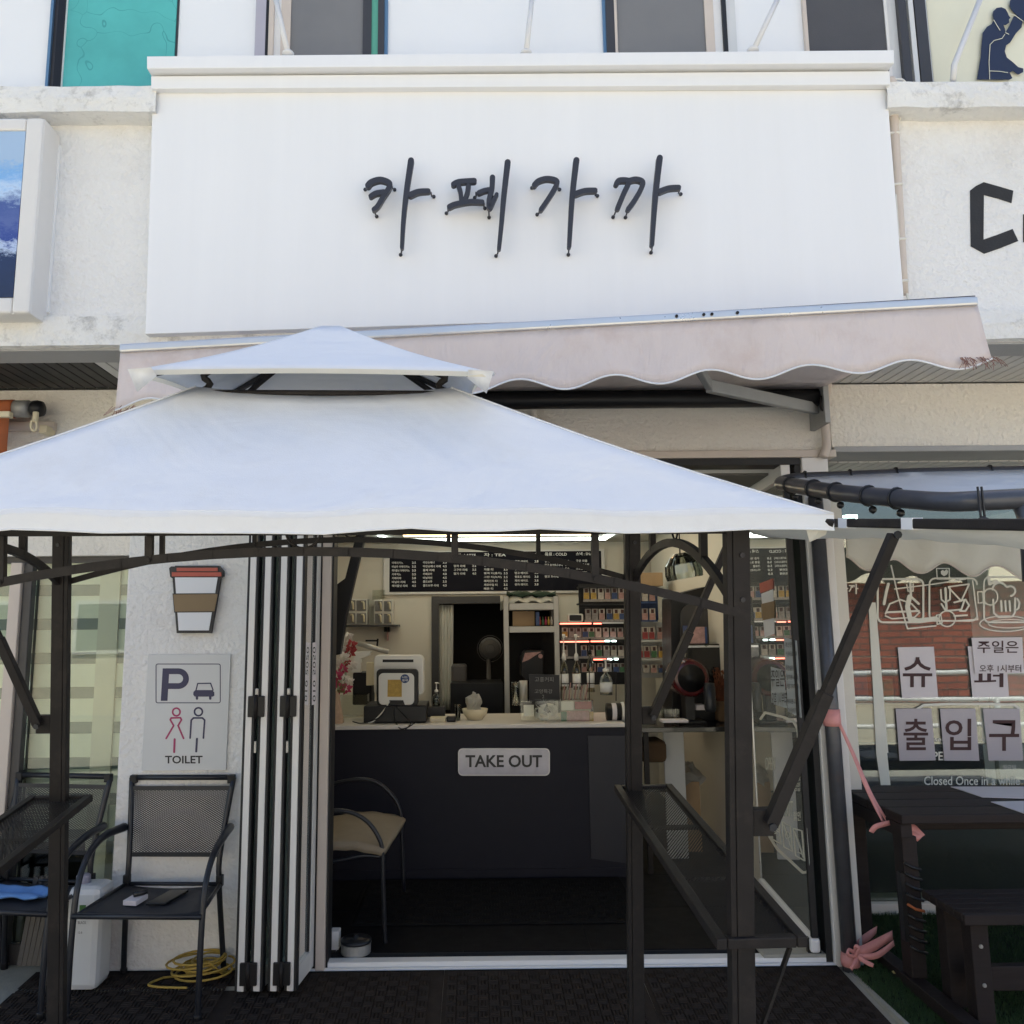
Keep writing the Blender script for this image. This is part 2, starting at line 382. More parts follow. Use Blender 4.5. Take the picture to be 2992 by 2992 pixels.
# cracks in the teal film
nt = M['teal_pane'].node_tree; L = nt.links.new; B = nt.nodes['Principled BSDF']; src = B.inputs['Base Color'].links[0].from_socket
vo = nt.nodes.new('ShaderNodeTexVoronoi'); vo.feature = 'DISTANCE_TO_EDGE'; vo.inputs['Scale'].default_value = 3.2; nz = nt.nodes.new('ShaderNodeTexNoise'); nz.inputs['Scale'].default_value = 3; tc = nt.nodes.new('ShaderNodeTexCoord')
va = nt.nodes.new('ShaderNodeVectorMath'); va.operation = 'MULTIPLY_ADD'; va.inputs[1].default_value = (.6, .6, .6); L(nz.outputs['Color'], va.inputs[0]); L(tc.outputs['Object'], nz.inputs['Vector']); L(tc.outputs['Object'], va.inputs[2]); L(va.outputs[0], vo.inputs['Vector'])
lt = nt.nodes.new('ShaderNodeMath'); lt.operation = 'LESS_THAN'; lt.inputs[1].default_value = .005; L(vo.outputs['Distance'], lt.inputs[0]); mx = nt.nodes.new('ShaderNodeMix'); mx.data_type = 'RGBA'; L(lt.outputs[0], mx.inputs[0]); L(src, mx.inputs[6]); mx.inputs[7].default_value = (.06, .33, .31, 1); L(mx.outputs[2], B.inputs['Base Color'])

def wrinkle(name, layers):
    nt = M[name].node_tree; L = nt.links.new; B = nt.nodes['Principled BSDF']; tc = nt.nodes.new('ShaderNodeTexCoord')
    b0_ = B.inputs['Normal'].links[0].from_node; prev = None
    for (sc_, st_, di_, dist) in layers:
        mp = nt.nodes.new('ShaderNodeMapping'); mp.inputs['Scale'].default_value = st_; n = nt.nodes.new('ShaderNodeTexNoise'); n.inputs['Scale'].default_value = sc_; n.inputs['Detail'].default_value = 3; n.inputs['Distortion'].default_value = dist
        bp = nt.nodes.new('ShaderNodeBump'); bp.inputs['Distance'].default_value = di_; bp.inputs['Strength'].default_value = .5; L(tc.outputs['Object'], mp.inputs[0]); L(mp.outputs[0], n.inputs['Vector']); L(n.outputs[0], bp.inputs['Height'])
        if prev: L(prev.outputs[0], bp.inputs['Normal'])
        prev = bp
    L(prev.outputs[0], b0_.inputs['Normal'])
wrinkle('canopy', ((2.2, (1, 1.6, 1), .055, .8), (6.0, (.6, 1.8, 1.2), .004, 1.5), (22, (1, 1, 1), .0012, .8)))
wrinkle('awning_cloth', ((2.6, (1.2, 1, .8), .05, 1.5), (9, (1.4, 1, .5), .012, 2.5), (40, (1, 1, 1), .001, .5)))
wrinkle('canopy_cream', ((3, (1, 1, 1), .03, 1.2), (14, (1, 1, 1), .004, 1)))
# ================================================================== ground
YW, YB, YN = 4.17, 3.55, 4.86        # shop wall face, upper band face, neighbour window
ZS = V(200, 1140, YW).z              # soffit height
def gz(Y): return 0.0 if Y >= 4.0 else (-0.06*(4.0-Y) if Y > 0 else -0.24)
prof = [(-260, -.24), (-2.2, -.24), (0, -.24), (4.0, 0), (5.2, 0)]
b = MB(); b.grid([[(x, y, z) for x in (-200, -4, 4, 200)] for y, z in prof]); struct(b.build('ground', 'concrete'))
b = MB(); b.grid([[(x, y, -.232) for x in (-200, 200)] for y in (-9.0, -2.2)]); struct(b.build('road', 'street_pave'))
# ================================================================== cafe building
bld = thing('cafe_building', 'white rendered two-storey building with the open cafe front', 'building', (0, YW, 0))
xl, xr = -5.5, 6.5
z_sill_l = V(100, 250, YB-.10).z
# upper band wall and upper storey
b = MB(); b.box(xl, xr, YB, YB+.5, ZS+.05, z_sill_l-.02); b.build('band_wall', 'stucco', bld)
b = MB(); b.box(xl, xr, YB+.12, 9, z_sill_l-.02, 7.2); b.build('upper_wall', 'upper_white', bld)
# long ledges
def ledge(y0, y1, fwd, name, m, xl, xr):
    z1 = V(100, y0, YB-fwd).z; z0 = V(100, y1, YB-fwd).z
    b = MB(); n = max(20, int((xr-xl)*12)); X = [xl+(xr-xl)*i/n for i in range(n+1)]
    rows = []
    for (y, z) in ((YB+.1, z1), (YB-fwd, z1-.004), (YB-fwd-.006, (z0+z1)/2), (YB-fwd, z0), (YB+.02, z0-.005)):
        rows.append([(x, y+random.uniform(-.003, .003), z+random.uniform(-.0035, .0035)) for x in X])
    b.grid(rows); return b.build(name, m, bld)
XSL, XSR = V(440, 300, 3.465).x+.03, V(2600, 300, 3.465).x-.02
ledge(250, 327, .10, 'sill_ledge', 'ledge', xl, XSL); ledge(250, 327, .10, 'sill_ledge', 'ledge', XSR, xr)
ledge(922, 1010, .035, 'lower_ledge', 'ledge', xl, xr)
# soffit under the band: beam edge, then slats running back to the wall
b = MB(); b.box(xl, xr, YB, YB+.17, ZS-.0, ZS+.05); b.build('soffit_beam', 'beam_grey', bld)
b = MB(); b.box(xl, xr, YB+.17, 5.1, ZS+.03, ZS+.05); b.build('soffit_board', 'soffit_light', bld)
x = -3.0
sl_l = MB().box(0, .050, YB+.175, YW-.001, ZS+.006, ZS+.03)
first = {}
def slat(x, m, name='soffit_slat', y0=YB+.175, y1=YW-.002, z0=None, dz=.024, w=.05):
    z0 = ZS+.006 if z0 is None else z0
    key = (m, name, round(w, 3))
    if key not in first:
        o = MB().box(0, w, y0, y1, z0, z0+dz).build(name, m, None, bevel=.003); o.parent = bld; o.location = Vector((x, 0, 0))-bld.location; first[key] = o
    else:
        o = first[key].copy(); COL.objects.link(o); o.location = Vector((x, 0, 0))-bld.location
while x < -1.0:
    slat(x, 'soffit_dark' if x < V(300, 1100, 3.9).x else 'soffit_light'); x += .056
x = 1.0
while x < 3.4: slat(x, 'soffit_light'); x += .056
# lower wall: pieces round the openings
zt = ZS
xo0, xo1 = V(935, 2000, YW).x, V(2396, 2300, YW).x          # opening between jambs
z_head = V(2330, 1320, YW).z
xpl = V(345, 2200, YW).x                                    # pillar left edge
b = MB(); b.box(xl, xo1+.17, YW, YW+.2, z_head, zt); b.build('lintel_wall', 'stucco_cream', bld)
b = MB(); b.box(xpl, xo0, YW, YW+.28, 0, z_head); b.build('pillar', 'stucco', bld, bevel=.008)
b = MB(); b.box(xl, V(20, 2200, YW+.1).x-.35, YW+.05, YW+.28, 0, z_head); b.build('left_wall', 'stucco_cream', bld)
# right: beam in front of the neighbour's recess
zb = V(2800, 1303, YW).z; XJ1 = V(2480, 2300, YW).x
b = MB(); b.box(xo1+.172, xr, YW-.003, YW+.22, zb, zt-.001); b.build('recess_beam', 'stucco_cream', bld)
b = MB(); b.box(xo1+.172, xr, YW-.02, YW+.24, zb-.03, zb-.001); b.build('beam_underside', 'beam_grey', bld, bevel=.006)
b = MB(); b.box(xo1+.03, XJ1, YW+.21, YN+.2, 0, zt-.01); b.build('recess_side_wall', 'upper_white', bld)
zc = V(2800, 1350, YW+.25).z
b = MB(); b.box(xo1+.19, xr, YW+.24, YN+.1, zc+.025, zc+.045); b.build('recess_ceiling', 'soffit_light', bld)
x = xo1+.2
while x < 3.4: slat(x, 'soffit_light', 'recess_ceiling_slat', YW+.245, YN+.08, zc, .022, .048); x += .053
# building body so that no light leaks in
b = MB(); b.box(xl, xr, 9.0, 9.2, -.1, 7.2); b.build('rear_wall', 'upper_white', bld)
b = MB(); b.box(xl-.2, xl, 4.2, 9.2, -.1, 7.2); b.box(xr, xr+.2, 3.7, 9.2, -.1, 7.2); b.build('end_wall', 'upper_white', bld)
# ---- upper windows
def upwin(name, a, c, parts, lab=None, top=-500):
    """parts: list of (x0,x1,mat,recess,kind)"""
    w = None
    for (p0, p1, m, rec, kind) in parts:
        Y = YB+.12-rec
        x0 = V(p0, 100, Y).x; x1 = V(p1, 100, Y).x
        q = MB().box(x0, x1, Y, YB+.122-.001 if rec > 0 else YB+.13, z_sill_l-.02, V(1400, top, Y).z)
        if w is None:
            w = q.build(name, m, bld, label=lab)
        else: q.build(kind, m, w)
upwin('window', 140, 520, [(142, 520, 'dark_frame', .004, ''), (165, 185, 'black_plastic', .03, 'frame'), (192, 512, 'teal_pane', .012, 'pane'), (142, 150, 'blue_film', .02, 'frame_film'), (186, 190, 'print_white', .022, 'seal')], 'window with cracked teal film')
upwin('window', 745, 1133, [(745, 1133, 'paint_white', .004, ''), (745, 775, 'lilac_frame', .025, 'frame'), (776, 783, 'rubber_gasket', .02, 'frame_gap'), (784, 798, 'alu_cream', .022, 'frame'), (820, 848, 'alu_cream', .018, 'frame'), (848, 1060, 'grey_pane', .010, 'pane'), (1060, 1085, 'dark_frame', .02, 'frame'), (1085, 1104, 'green_frame', .014, 'frame_strip'), (1104, 1122, 'dark_frame', .02, 'frame'), (1123, 1133, 'blue_film', .012, 'frame_film')], 'window with grey insect screen and green edge')
upwin('window', 1762, 2152, [(1762, 2152, 'paint_white', .004, ''), (1762, 1772, 'blue_film', .012, 'frame_film'), (1772, 1797, 'dark_frame', .02, 'frame'), (1797, 1804, 'alu_cream', .022, 'frame'), (1806, 2062, 'grey_pane', .010, 'pane'), (2062, 2088, 'alu_cream', .018, 'frame'), (2114, 2126, 'rubber_gasket', .02, 'frame_gap'), (2126, 2152, 'sign_grey', .014, 'frame')], 'window with blue-grey screen above the sign')
upwin('window', 2352, 2715, [(2352, 2720, 'sign_grey', .004, ''), (2362, 2590, 'dark_pane', .010, 'pane'), (2352, 2362, 'alu_cream', .02, 'frame'), (2590, 2598, 'alu_white', .016, 'frame'), (2632, 2655, 'dark_frame', .03, 'frame'), (2662, 2676, 'sign_grey', .028, 'frame'), (2680, 2712, 'dark_frame', .03, 'frame')], 'window with dark screen at the right end of the sign')
upwin('window', 2716, 3300, [(2716, 3300, 'cream_board', .006, '')], 'window blocked with a cream board')
# ---- silhouette sticker on the cream board
Ys = YB+.10
k = Ink(Ys, th=.002)
body = [(2855, 232), (2866, 165), (2869, 120), (2872, 95), (2884, 78), (2898, 70), (2904, 58), (2901, 44), (2903, 32), (2912, 23), (2926, 21), (2938, 26), (2944, 36), (2948, 46), (2953, 52), (2948, 56), (2949, 66), (2940, 72), (2932, 72), (2936, 82), (2938, 95), (2950, 74), (2962, 48), (2972, 44), (2990, 52), (2985, 80), (2968, 98), (2952, 124), (2940, 132), (2936, 150), (2942, 168), (2960, 182), (2975, 196), (2990, 200), (2990, 210), (2975, 218), (2960, 206), (2950, 212), (2958, 228), (2950, 232)]
k.poly(body)
k.poly([(2952, 0), (2990, -20), (3050, -20), (3050, 60), (3000, 70), (2980, 48), (2962, 36), (2950, 18)])
tag(k.build('couple_silhouette', 'silhouette'), 'dark blue silhouette of two people on the cream upper window', 'sticker')
k = Ink(Ys-.003, th=.001)
for pts in ([(2904, 58), (2912, 72), (2922, 88)], [(2893, 130), (2905, 118), (2928, 112), (2936, 100)], [(2893, 130), (2890, 180), (2892, 232)], [(2892, 207), (2920, 208), (2945, 212)], [(2952, 40), (2965, 44), (2990, 62)], [(2938, 95), (2948, 100)]): k.stroke(pts, 1.6)
k.build('crack_lines', 'cream_board', bpy.data.objects['couple_silhouette'])
# ---- shop sign
YS = 3.465
sg = thing('shop_sign', 'wide white box sign with moulded top and black brush lettering', 'sign', (V(1530, 900, YS).x, YS, 2.9))
def quadbox(corners, Y, Y2, name, m, bev=.003):
    b = MB(); b.prism([V(px, py, Y) for px, py in corners], (0, Y2-Y, 0)); return b.build(name, m, sg, bevel=bev)
quadbox([(446, 272), (2592, 262), (2644, 905), (424, 976)], YS, YB-.001, 'panel', 'sign_white')
quadbox([(441, 222), (2600, 207), (2602, 247), (441, 259)], YS-.035, YB-.002, 'moulding', 'sign_white')
quadbox([(429, 164), (2612, 146), (2613, 184), (429, 200)], YS-.075, YB-.003, 'moulding', 'sign_white')
# underside LED clip
def letter(name, strokes, wires):
    root = None
    for i, (pts, w) in enumerate(strokes):
        s = smoothpts(pts, 5) if len(pts) > 2 else [Vector(pts[0]), (Vector(pts[0])+Vector(pts[1]))/2, Vector(pts[1])]
        n = len(s); ws = [w[0]+(w[1]-w[0])*j/(n-1) for j in range(n)]
        Yf = YS-.075-i*.0013
        b = MB(); b.prism([V(p.x, p.y, Yf) for p in outline(s, ws)], (0, .022, 0))
        if root is None: root = b.build(name, 'letter_black', sg)
        else: b.build('stroke', 'letter_black', root)
    for (p, q, r) in wires:
        a = V(*p, YS-.058); c = V(*q, YS-.035); d = V(*r, YS-.002)
        b = MB(); b.tube([a, c, d], .0035, 6); e = V(*r, YS-.003); b.lathe(e, [(.008, 0), (.008, -.006)], 8, 'y'); b.build('wire', 'letter_black', root)
S = lambda L_: [(1000+x/1.932, y/1.932) for x, y in L_]
letter('letter', [(S([(145, 1045), (165, 1025), (215, 1012), (265, 1030), (262, 1060), (230, 1110), (200, 1160), (178, 1180)]), (17, 13)), (S([(160, 1105), (190, 1088), (235, 1082)]), (13, 15)), (S([(388, 905), (362, 1080), (345, 1240), (336, 1395)]), (18, 11)), (S([(385, 1098), (430, 1080), (485, 1076)]), (17, 14))],
       [(S([(140, 1045)])[0], S([(140, 1062)])[0], S([(130, 1072)])[0]), (S([(280, 1045)])[0], S([(284, 1064)])[0], S([(296, 1073)])[0]), (S([(182, 1190)])[0], S([(188, 1210)])[0], S([(195, 1224)])[0]), (S([(336, 1400)])[0], S([(335, 1420)])[0], S([(330, 1440)])[0]), (S([(500, 1085)])[0], S([(505, 1108)])[0], S([(517, 1112)])[0])])
letter('letter', [(S([(628, 1038), (660, 1024), (745, 1018)]), (15, 15)), (S([(655, 1040), (668, 1085), (672, 1130)]), (13, 13)), (S([(712, 1048), (706, 1085), (690, 1128)]), (15, 12)), (S([(605, 1165), (640, 1150), (720, 1136), (790, 1138)]), (15, 13)), (S([(772, 1085), (800, 1074), (830, 1068)]), (13, 13)), (S([(848, 1000), (845, 1060), (828, 1130), (832, 1172), (855, 1130), (872, 1095)]), (16, 11)), (S([(934, 915), (912, 1110), (898, 1270), (885, 1400)]), (18, 12))],
       [(S([(600, 1170)])[0], S([(597, 1195)])[0], S([(588, 1206)])[0]), (S([(800, 1145)])[0], S([(800, 1170)])[0], S([(805, 1178)])[0]), (S([(826, 1180)])[0], S([(828, 1205)])[0], S([(829, 1230)])[0]), (S([(880, 1405)])[0], S([(878, 1430)])[0], S([(868, 1447)])[0]), (S([(755, 1085)])[0], S([(756, 1108)])[0], S([(748, 1118)])[0])])
letter('letter', [(S([(1085, 1042), (1110, 1018), (1160, 1006), (1212, 1020), (1200, 1060), (1160, 1125), (1122, 1180)]), (15, 13)), (S([(1322, 903), (1300, 1100), (1290, 1250), (1282, 1390)]), (18, 12)), (S([(1318, 1092), (1370, 1075), (1428, 1072)]), (16, 14))],
       [(S([(1080, 1045)])[0], S([(1084, 1058)])[0], S([(1070, 1063)])[0]), (S([(1218, 1045)])[0], S([(1218, 1066)])[0], S([(1226, 1072)])[0]), (S([(1115, 1185)])[0], S([(1110, 1205)])[0], S([(1100, 1213)])[0]), (S([(1280, 1400)])[0], S([(1278, 1420)])[0], S([(1276, 1440)])[0]), (S([(1438, 1080)])[0], S([(1428, 1104)])[0], S([(1440, 1108)])[0])])
letter('letter', [(S([(1548, 1035), (1565, 1016), (1610, 1016), (1618, 1030), (1590, 1090), (1556, 1172)]), (15, 15)), (S([(1620, 1018), (1660, 1010), (1697, 1025), (1685, 1070), (1650, 1130), (1615, 1178)]), (15, 14)), (S([(1793, 890), (1772, 1080), (1760, 1230), (1750, 1380)]), (18, 12)), (S([(1795, 1078), (1845, 1060), (1900, 1056)]), (16, 14))],
       [(S([(1548, 1182)])[0], S([(1538, 1208)])[0], S([(1528, 1228)])[0]), (S([(1612, 1185)])[0], S([(1604, 1212)])[0], S([(1598, 1230)])[0]), (S([(1750, 1390)])[0], S([(1748, 1408)])[0], S([(1742, 1428)])[0]), (S([(1908, 1066)])[0], S([(1898, 1090)])[0], S([(1910, 1098)])[0])])
# stay rods from the sign top to the wall above
for (a, c, lab) in (((842, 160), (800, -30), 'leftmost white stay rod slanting up from the sign top'), ((1537, 158), (1557, -30), 'middle white stay rod rising from the sign top'), ((2200, 150), (2290, -40), 'right white stay rod slanting up from the sign top')):
    b = MB(); b.tube([V(*a, YS-.03), V(*c, YB-.0)], .012, 10); p = V(*a, YS-.03)
    b.lathe(p, [(.026, -.004), (.026, .008), (.014, .02)], 10); tag(b.build('stay_rod', 'alu_white', smooth=True), lab, 'rod')
b = MB(); b.tube([V(2785, 236, YB-.06), V(2788, 190, YB-.06), V(2800, 160, YB-.03), V(2875, -30, YB)], .013, 10)
tag(b.build('bent_pipe', 'alu_white', smooth=True), 'thin bent white pipe in front of the cream upper window', 'pipe')
# conduit and cable right of the sign
cd = thing('conduit', 'grey conduit with white cable tied along the right side of the sign', 'conduit', V(2605, 500, YB-.03))
b = MB(); b.tube(smoothpts([V(2595, 236, YB-.05), V(2605, 262, YB-.05), V(2610, 330, YB-.03), V(2618, 470, YB-.02), V(2640, 860, YB-.02)], 4), [.03]*8+[.02]*9, 10); b.build('pipe', 'alu_cream', cd, smooth=True)
b = MB(); b.tube(smoothpts([V(2610, 232, YB-.07), V(2640, 235, YB-.05), V(2647, 270, YB-.02), V(2622, 390, YB-.02), V(2620, 600, YB-.03), V(2640, 800, YB-.03), V(2655, 880, YB-.03)], 6), .005, 6); b.build('cable', 'white_plastic', cd, smooth=True)
for py in (390, 540, 700, 822):
    b = MB(); p = V(2612+(py-390)*.06, py, YB-.03); b.tube([p+Vector((-.03, 0, 0)), p+Vector((.02, -.01, 0))], .006, 6); b.build('cable_tie', 'white_plastic', cd)
# ---- brush letters on the right wall
k = Ink(YB-.003, th=.002)
C = lambda L_: [(1992+x/1.932, y/1.932) for x, y in L_]
k.poly(C([(1628, 1075), (1660, 1050), (1705, 1028), (1790, 1052), (1872, 1076), (1862, 1146), (1790, 1122), (1706, 1100), (1704, 1352), (1790, 1322), (1868, 1292), (1900, 1360), (1800, 1400), (1708, 1432), (1632, 1390)]))
k.poly(C([(1928, 1210), (2010, 1200), (2010, 1370), (1928, 1366)]))
tag(k.build('wall_letter', 'paint_black'), 'black brush-painted letter on the white wall right of the sign', 'lettering')
# ---- light box at the left edge
YL = 3.40
lb = thing('light_box', 'white framed light box with a blue mountain picture on the left wall', 'light box', V(40, 900, YL))
x1 = V(106, 640, YL).x; z1 = V(60, 343, YL).z; z0 = V(40, 915, YL).z
b = MB(); b.box(x1-1.5, x1, YL+.012, YB-.001, z0, z1); b.build('casing', 'alu_white', lb, bevel=.004)
fw = .075
b = MB(); b.box(x1-fw, x1-.002, YL, YL+.04, z0+.001, z1-.001); b.build('frame', 'alu_white', lb, bevel=.01)
b = MB(); b.box(x1-1.5, x1-fw-.001, YL+.001, YL+.04, z0+.001, z0+.07); b.build('frame', 'alu_white', lb, bevel=.01)
b = MB(); b.box(x1-1.5, x1-fw-.001, YL+.001, YL+.04, z1-.06, z1-.001); b.build('frame', 'alu_white', lb, bevel=.01)
pm = bpy.data.materials.new('mountain_print'); pm.use_nodes = True; nt = pm.node_tree; L = nt.links.new; B = nt.nodes['Principled BSDF']; B.inputs['Roughness'].default_value = .25
tc = nt.nodes.new('ShaderNodeTexCoord'); sx = nt.nodes.new('ShaderNodeSeparateXYZ'); L(tc.outputs['Generated'], sx.inputs[0])
n = nt.nodes.new('ShaderNodeTexNoise'); n.inputs['Scale'].default_value = 26; n.inputs['Detail'].default_value = 9; n.inputs['Roughness'].default_value = .75; L(tc.outputs['Generated'], n.inputs['Vector'])
ad = nt.nodes.new('ShaderNodeMath'); ad.operation = 'MULTIPLY_ADD'; ad.inputs[1].default_value = .35; L(n.outputs[0], ad.inputs[0]); L(sx.outputs[2], ad.inputs[2])
cr = nt.nodes.new('ShaderNodeValToRGB'); e = cr.color_ramp.elements; e[0].position = .15; e[0].color = (.02, .03, .07, 1); e[1].position = 1.12; e[1].color = (.38, .52, .70, 1)
for p_, c_ in ((.42, (.02, .035, .10, 1)), (.47, (.5, .6, .8, 1)), (.52, (.03, .06, .28, 1)), (.62, (.10, .14, .36, 1)), (.72, (.07, .11, .32, 1)), (.82, (.5, .65, .85, 1)), (.92, (.2, .42, .75, 1))):
    q = e.new(p_); q.color = c_
L(ad.outputs[0], cr.inputs[0]); L(cr.outputs[0], B.inputs['Base Color']); M['mountain_print'] = pm
b = MB(); b.box(x1-1.5, x1-fw-.0015, YL+.012-.006, YL+.0119, z0+.071, z1-.061); b.build('picture', 'mountain_print', lb)
b = MB(); b.box(V(136, 640, YB-.01).x, V(162, 640, YB-.01).x, YB-.014, YB-.001, V(150, 428, YB).z, V(130, 915, YB).z); b.build('wall_plate', 'paint_white', lb)
# ================================================================== shop front
fr = thing('door_frame', 'white aluminium frame round the open cafe doorway', 'door frame', ((xo0+xo1)/2, YW, 0))
zh2 = V(2200, 1340, YW).z
b = MB(); b.box(xo0-.02, xo1+.18, YW-.03, YW+.12, zh2, z_head+.005); b.build('header', 'alu_cream', fr, bevel=.004)
b = MB(); b.box(xo0, xo1, YW-.02, YW+.11, zh2-.035, zh2-.002); b.build('head_gasket', 'rubber_gasket', fr)
b = MB(); b.box(V(935, 2200, YW+.0).x, V(962, 2200, YW).x, YW-.03, YW+.11, .0, zh2-.001); b.build('jamb', 'alu_cream', fr, bevel=.004)
b = MB(); b.box(V(924, 2200, YW).x, V(934, 2200, YW).x, YW-.02, YW+.10, .0, zh2-.001); b.build('gasket', 'rubber_gasket', fr)
b = MB(); b.box(V(962, 2200, YW).x+.001, V(968, 2200, YW).x, YW-.01, YW+.10, .0, zh2-.001); b.build('gasket', 'rubber_gasket', fr)
xj0, xj1 = V(2396, 2200, YW).x, XJ1
xg_ = V(2390, 2166, YW).x
b = MB(); b.box(xg_, xj1, YW-.03, YW+.20, .0, zh2-.001); b.build('jamb', 'alu_white', fr, bevel=.005)
b = MB(); b.box(xg_-.03, xg_-.001, YW-.01, YW+.12, .0, zh2-.001); b.build('gasket', 'rubber_gasket', fr)
b = MB(); b.box(xo0-.02, xj0+.02, YW-.005, YW+.06, .001, .033); b.build('threshold_track', 'paint_white', fr, bevel=.006)
b = MB(); b.box(xo0-.06, xj1-.06, YW-.03, YW-.006, .0, .016); b.build('threshold_ramp', 'paint_white', fr, bevel=.008)
b = MB(); b.box(V(2230, 2780, YW).x, xj0+.01, YW-.004, YW+.16, .03, .046); b.build('sill_slab', 'concrete', fr, bevel=.004)
# ---- folded glass door panels, seen end on
bf = thing('folding_door', 'stack of four white folding glass door panels pushed to the left jamb', 'door', V(820, 2905, Z=.02))
Yn = V(780, 2905, Z=.02).y                                  # near ends
ztop = zh2-.02
xs = [V(p, 2230, Yn).x for p in (722, 767, 815, 862)]
for i, xc in enumerate(xs):
    far = Vector((xc+ (YW-Yn)*.10+ .0, YW-.03, 0)); near = Vector((xc, Yn, 0))
    d = (far-near).normalized(); nrm = Vector((d.y, -d.x, 0))
    w = .052; 
    def seg(a0, a1, z0, z1, m, name, par, wd=w, off=0.0):
        p = near+d*a0+nrm*off; q = near+d*a1+nrm*off; h = nrm*wd/2
        b = MB(); b.prism([(p-h)+Vector((0, 0, z0)), (p+h)+Vector((0, 0, z0)), (q+h)+Vector((0, 0, z0)), (q-h)+Vector((0, 0, z0))], (0, 0, z1-z0)); return b.build(name, m, par, bevel=.003)
    Ld = (far-near).length
    st = seg(0, .045, .03, ztop, 'alu_white', 'stile', bf, .029)
    seg(.001, .04, .03, ztop, 'rubber_gasket', 'gasket', st, .011, .0201); seg(.001, .04, .03, ztop, 'rubber_gasket', 'gasket', st, .011, -.0201)
    seg(Ld-.05, Ld, .03, ztop, 'alu_white', 'stile', bf, .04)
    seg(.046, Ld-.051, .03, .11, 'alu_white', 'bottom_rail', bf, .04); seg(.046, Ld-.051, ztop-.07, ztop, 'alu_white', 'top_rail', bf, .04)
    seg(.046, Ld-.051, .111, ztop-.071, 'leaf_glass', 'glass_pane', bf, .012)
    seg(.046, .060, .112, ztop-.072, 'rubber_gasket', 'bead', bf, .03); seg(Ld-.066, Ld-.052, .112, ztop-.072, 'rubber_gasket', 'bead', bf, .03)
for i in (0, 2):
    xm = (xs[i]+xs[i+1])/2
    for z in (V(750, 2064, Yn).z, V(750, 2845, Yn).z):
        h_ = MB(); h_.box(xm-.036, xm+.036, Yn-.012, Yn+.006, z-.045, z+.045); hh = h_.build('hinge', 'black_plastic', bf, bevel=.003)
        MB().tube([(xm, Yn-.014, z-.05), (xm, Yn-.014, z+.05)], .009, 8).build('hinge_pin', 'black_metal', hh, smooth=True)
    z = V(750, 2025, Yn).z; MB().box(xm-.007, xm+.007, Yn-.004, Yn+.01, z-.02, z+.02).build('latch', 'steel', bf, bevel=.003)
    z = V(750, 2180, Yn).z; MB().box(xm-.006, xm+.004, Yn-.002, Yn+.01, z-.03, z+.02).build('latch', 'steel', bf, bevel=.002)
# phone-number strip on the last panel
xk = xs[3]+.035
def strip_fn(px, py, d=0): return V(px, py, YW-.12)
b = MB(); b.prism([V(913, 1878, YW-.12), V(925, 1876, YW-.12), V(923, 2058, YW-.12), V(911, 2060, YW-.12)], (0, .002, 0)); st = b.build('notice_strip', 'paper', bf)
b = MB()
def rotfn(px, py): return V(918-(py-0)*1.0, px, YW-.1215)
vs_, fs = text_mesh('010 5050')
xs_ = [v.x for v in vs_]; ys_ = [v.y for v in vs_]
b.add([V(914+8*((v.y-min(ys_))/(max(ys_)-min(ys_))), 2050-160*((v.x-min(xs_))/(max(xs_)-min(xs_))), YW-.1215) for v in vs_], fs); b.build('strip_lettering', 'ink_black', st)
# ---- opened glass leaf on the right, square to the front
lf = thing('glass_door_leaf', 'glass door leaf with white rails swung inwards at the right jamb', 'door', (V(2392, 2791, Z=.04).x, YW+.1, .04))
A = V(2385, 2787, Z=.05); Bp = V(2228, 2600, Z=.05); A.z = Bp.z = 0
zl1 = V(2282, 1345, A.y).z
u = (Bp-A).normalized(); nn = Vector((u.y, -u.x, 0)); Ll = (Bp-A).length
def lseg(a0, a1, z0, z1, m, name, wd, par=None, off=0, bev=.003):
    p = A+u*a0+nn*off; q = A+u*a1+nn*off; h = nn*wd/2
    b = MB(); b.prism([p-h+Vector((0, 0, z0)), p+h+Vector((0, 0, z0)), q+h+Vector((0, 0, z0)), q-h+Vector((0, 0, z0))], (0, 0, z1-z0)); return b.build(name, m, par or lf, bevel=bev)
lseg(0, Ll, .05, .115, 'paint_white', 'bottom_rail', .045, bev=.012); lseg(0, Ll, zl1-.09, zl1, 'alu_white', 'top_rail', .045)
lseg(0.0, .025, .116, zl1-.091, 'rubber_gasket', 'edge_bead', .03); lseg(Ll-.012, Ll, .116, zl1-.091, 'alu_silver', 'edge_bead', .02)
lseg(.026, Ll-.013, .116, zl1-.091, 'leaf_glass', 'glass_pane', .010, bev=0)
lseg(.02, .05, .04, .11, 'black_plastic', 'pivot', .06)
def leaf_fn(px, py, d=0.0):
    """pixel onto the street-side face of the leaf"""
    r = CR*((px-PX)/F)-CU*((py-PY)/F)+CF; o = Vector((0, 0, H)); p0 = A-nn*0; n_ = nn
    side = -1 if (o-A).dot(nn) < 0 else 1
    p0 = A+nn*side*(.0065+d)
    t = (p0-o).dot(n_)/r.dot(n_); return o+r*t
def leafink(name, m, fn_draw, par=None, label=None):
    k = Ink(fn=leaf_fn, th=.001); k.off = nn*(-.0008 if (Vector((0, 0, H))-A).dot(nn) > 0 else .0008); fn_draw(k); return k.build(name, m, par or lf, label=label)
